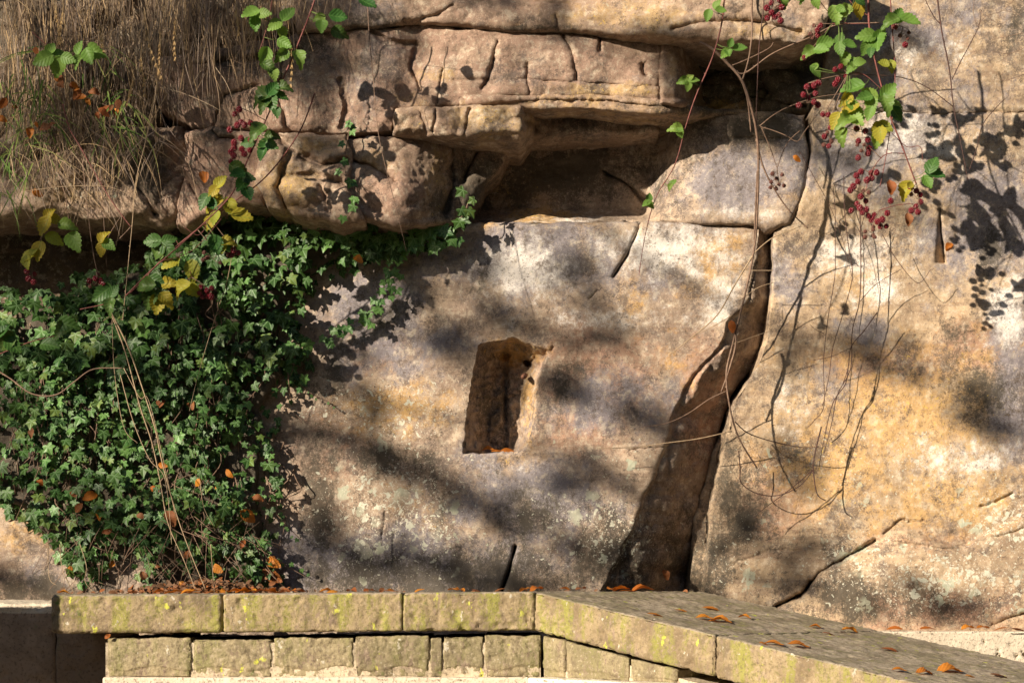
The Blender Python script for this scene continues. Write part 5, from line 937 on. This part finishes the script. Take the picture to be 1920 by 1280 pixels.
def shadow_leaves(px, py, rx, ry, n, t=5.2, size=.07):
    for i in range(n):
        x = px+random.gauss(0, .5)*rx; y = py+random.gauss(0, .45)*ry+.33*(x-px); p = up(x, y, t+rv(.5))
        tl.add('beech', p, frame((rv(1), rv(1), -1), (rv(1), -1, rv(1)+.3)), size*random.uniform(.7, 1.3))
# the limbs reach in from the left, above the picture's left edge
shadow_branch([(-900, 500), (-300, 620), (200, 700), (560, 800), (760, 860), (900, 930), (1000, 1010)], .030)
shadow_branch([(-900, 150), (-200, 280), (500, 420), (900, 560), (1080, 660), (1250, 760)], .020)
shadow_branch([(-900, -300), (0, -100), (800, 200), (1200, 480), (1500, 620), (1750, 720)], .020)
shadow_branch([(-900, 800), (0, 900), (500, 1010), (900, 1080), (1200, 1100)], .018, twigs=4)
shadow_branch([(-900, 330), (200, 560), (640, 720), (900, 800), (1180, 900)], .016, 5., 4)
shadow_branch([(1040, -500), (1060, 300), (1000, 430), (962, 500), (958, 600)], .008, 4., 2, False)
shadow_branch([(-900, 0), (300, 330), (760, 480), (960, 500), (1150, 640), (1240, 700)], .014, 4.6, 4)
shadow_leaves(1420, 225, 110, 34, 70)  # this clump and the next are added to cast the overhang's shadow on the knob
shadow_leaves(1400, 170, 100, 30, 40)
for a in ((905, 510, 45, 90, 16), (1075, 480, 40, 60, 14), (950, 590, 70, 40, 14), (1040, 700, 60, 50, 18), (1180, 760, 110, 40, 30), (700, 840, 170, 40, 40), (900, 930, 90, 50, 26), (1000, 980, 60, 60, 18), (640, 640, 70, 60, 16), (760, 590, 60, 30, 10),
          (1560, 620, 60, 50, 14), (1680, 640, 120, 30, 10), (1480, 860, 50, 90, 20), (1380, 960, 60, 80, 20), (690, 130, 50, 80, 20), (720, 20, 80, 40, 12), (560, 150, 70, 90, 30), (640, 180, 50, 60, 16), (1330, 1100, 90, 40, 14), (880, 1060, 260, 50, 60), (1150, 600, 60, 40, 9),
          (120, 60, 200, 80, 34), (60, 330, 160, 70, 90), (300, 190, 90, 60, 30), (40, 190, 90, 50, 24), (200, 520, 240, 80, 110), (330, 700, 90, 60, 16), (90, 780, 120, 60, 26), (400, 620, 80, 50, 12), (300, 1010, 160, 50, 30), (60, 1090, 120, 30, 20), (1750, 1130, 150, 40, 16), (1230, 110, 30, 50, 4), (1520, 1100, 120, 40, 20), (300, 300, 90, 70, 40), (800, 130, 40, 60, 8)):
    shadow_leaves(*a)
for a in ((600, 120, 130, 90, 60), (450, 160, 120, 90, 60), (700, 60, 120, 60, 24), (950, 20, 200, 40, 30), (700, 340, 90, 60, 20), (520, 330, 60, 50, 14), (1020, 570, 120, 40, 12), (860, 620, 90, 50, 24), (640, 760, 90, 60, 30), (1100, 880, 120, 60, 26), (1220, 860, 60, 90, 16), (1150, 1040, 140, 60, 34), (1640, 320, 80, 60, 8), (1640, 620, 110, 50, 12), (1740, 700, 90, 30, 6), (1460, 640, 30, 60, 8), (1500, 1000, 100, 60, 20), (1840, 760, 60, 50, 16), (1700, 60, 80, 40, 10), (1160, 120, 50, 40, 8), (740, 520, 50, 50, 12), (620, 1000, 90, 90, 34)):
    shadow_leaves(*a)
br.build('trunk', M['bark'], TR); tl.build('crown', 'canopy', TR)

# unseen wooded bank added to cut sky light, kept low towards the sun
V = []; Q = []; na, nh = 90, 22
for i in range(na):
    a = math.radians(-100+200*i/(na-1)); 
    for j in range(nh):
        t = j/(nh-1); R_ = 17+3.5*t+1.2*math.sin(a*9+t*5)+rv(.5); hz = t*(4.4+.4*math.sin(a*17+2)+6.5*(1-math.exp(-((math.degrees(a)+49)/24)**4)))+rv(.2)*(j > 0)
        V.append((R_*math.sin(a), 5-R_*math.cos(a)*1.1, hz))
for i in range(na-1):
    for j in range(nh-1): Q.append((i*nh+j, (i+1)*nh+j, (i+1)*nh+j+1, i*nh+j+1))
M['wood'] = plain('sky_blocker_foliage', (.035, .05, .015), (.06, .05, .02), 1.5)
tag(mesh_np('sky_blocker_bank', np.array(V), np.array(Q), M['wood'], smooth=False), kind='stuff')
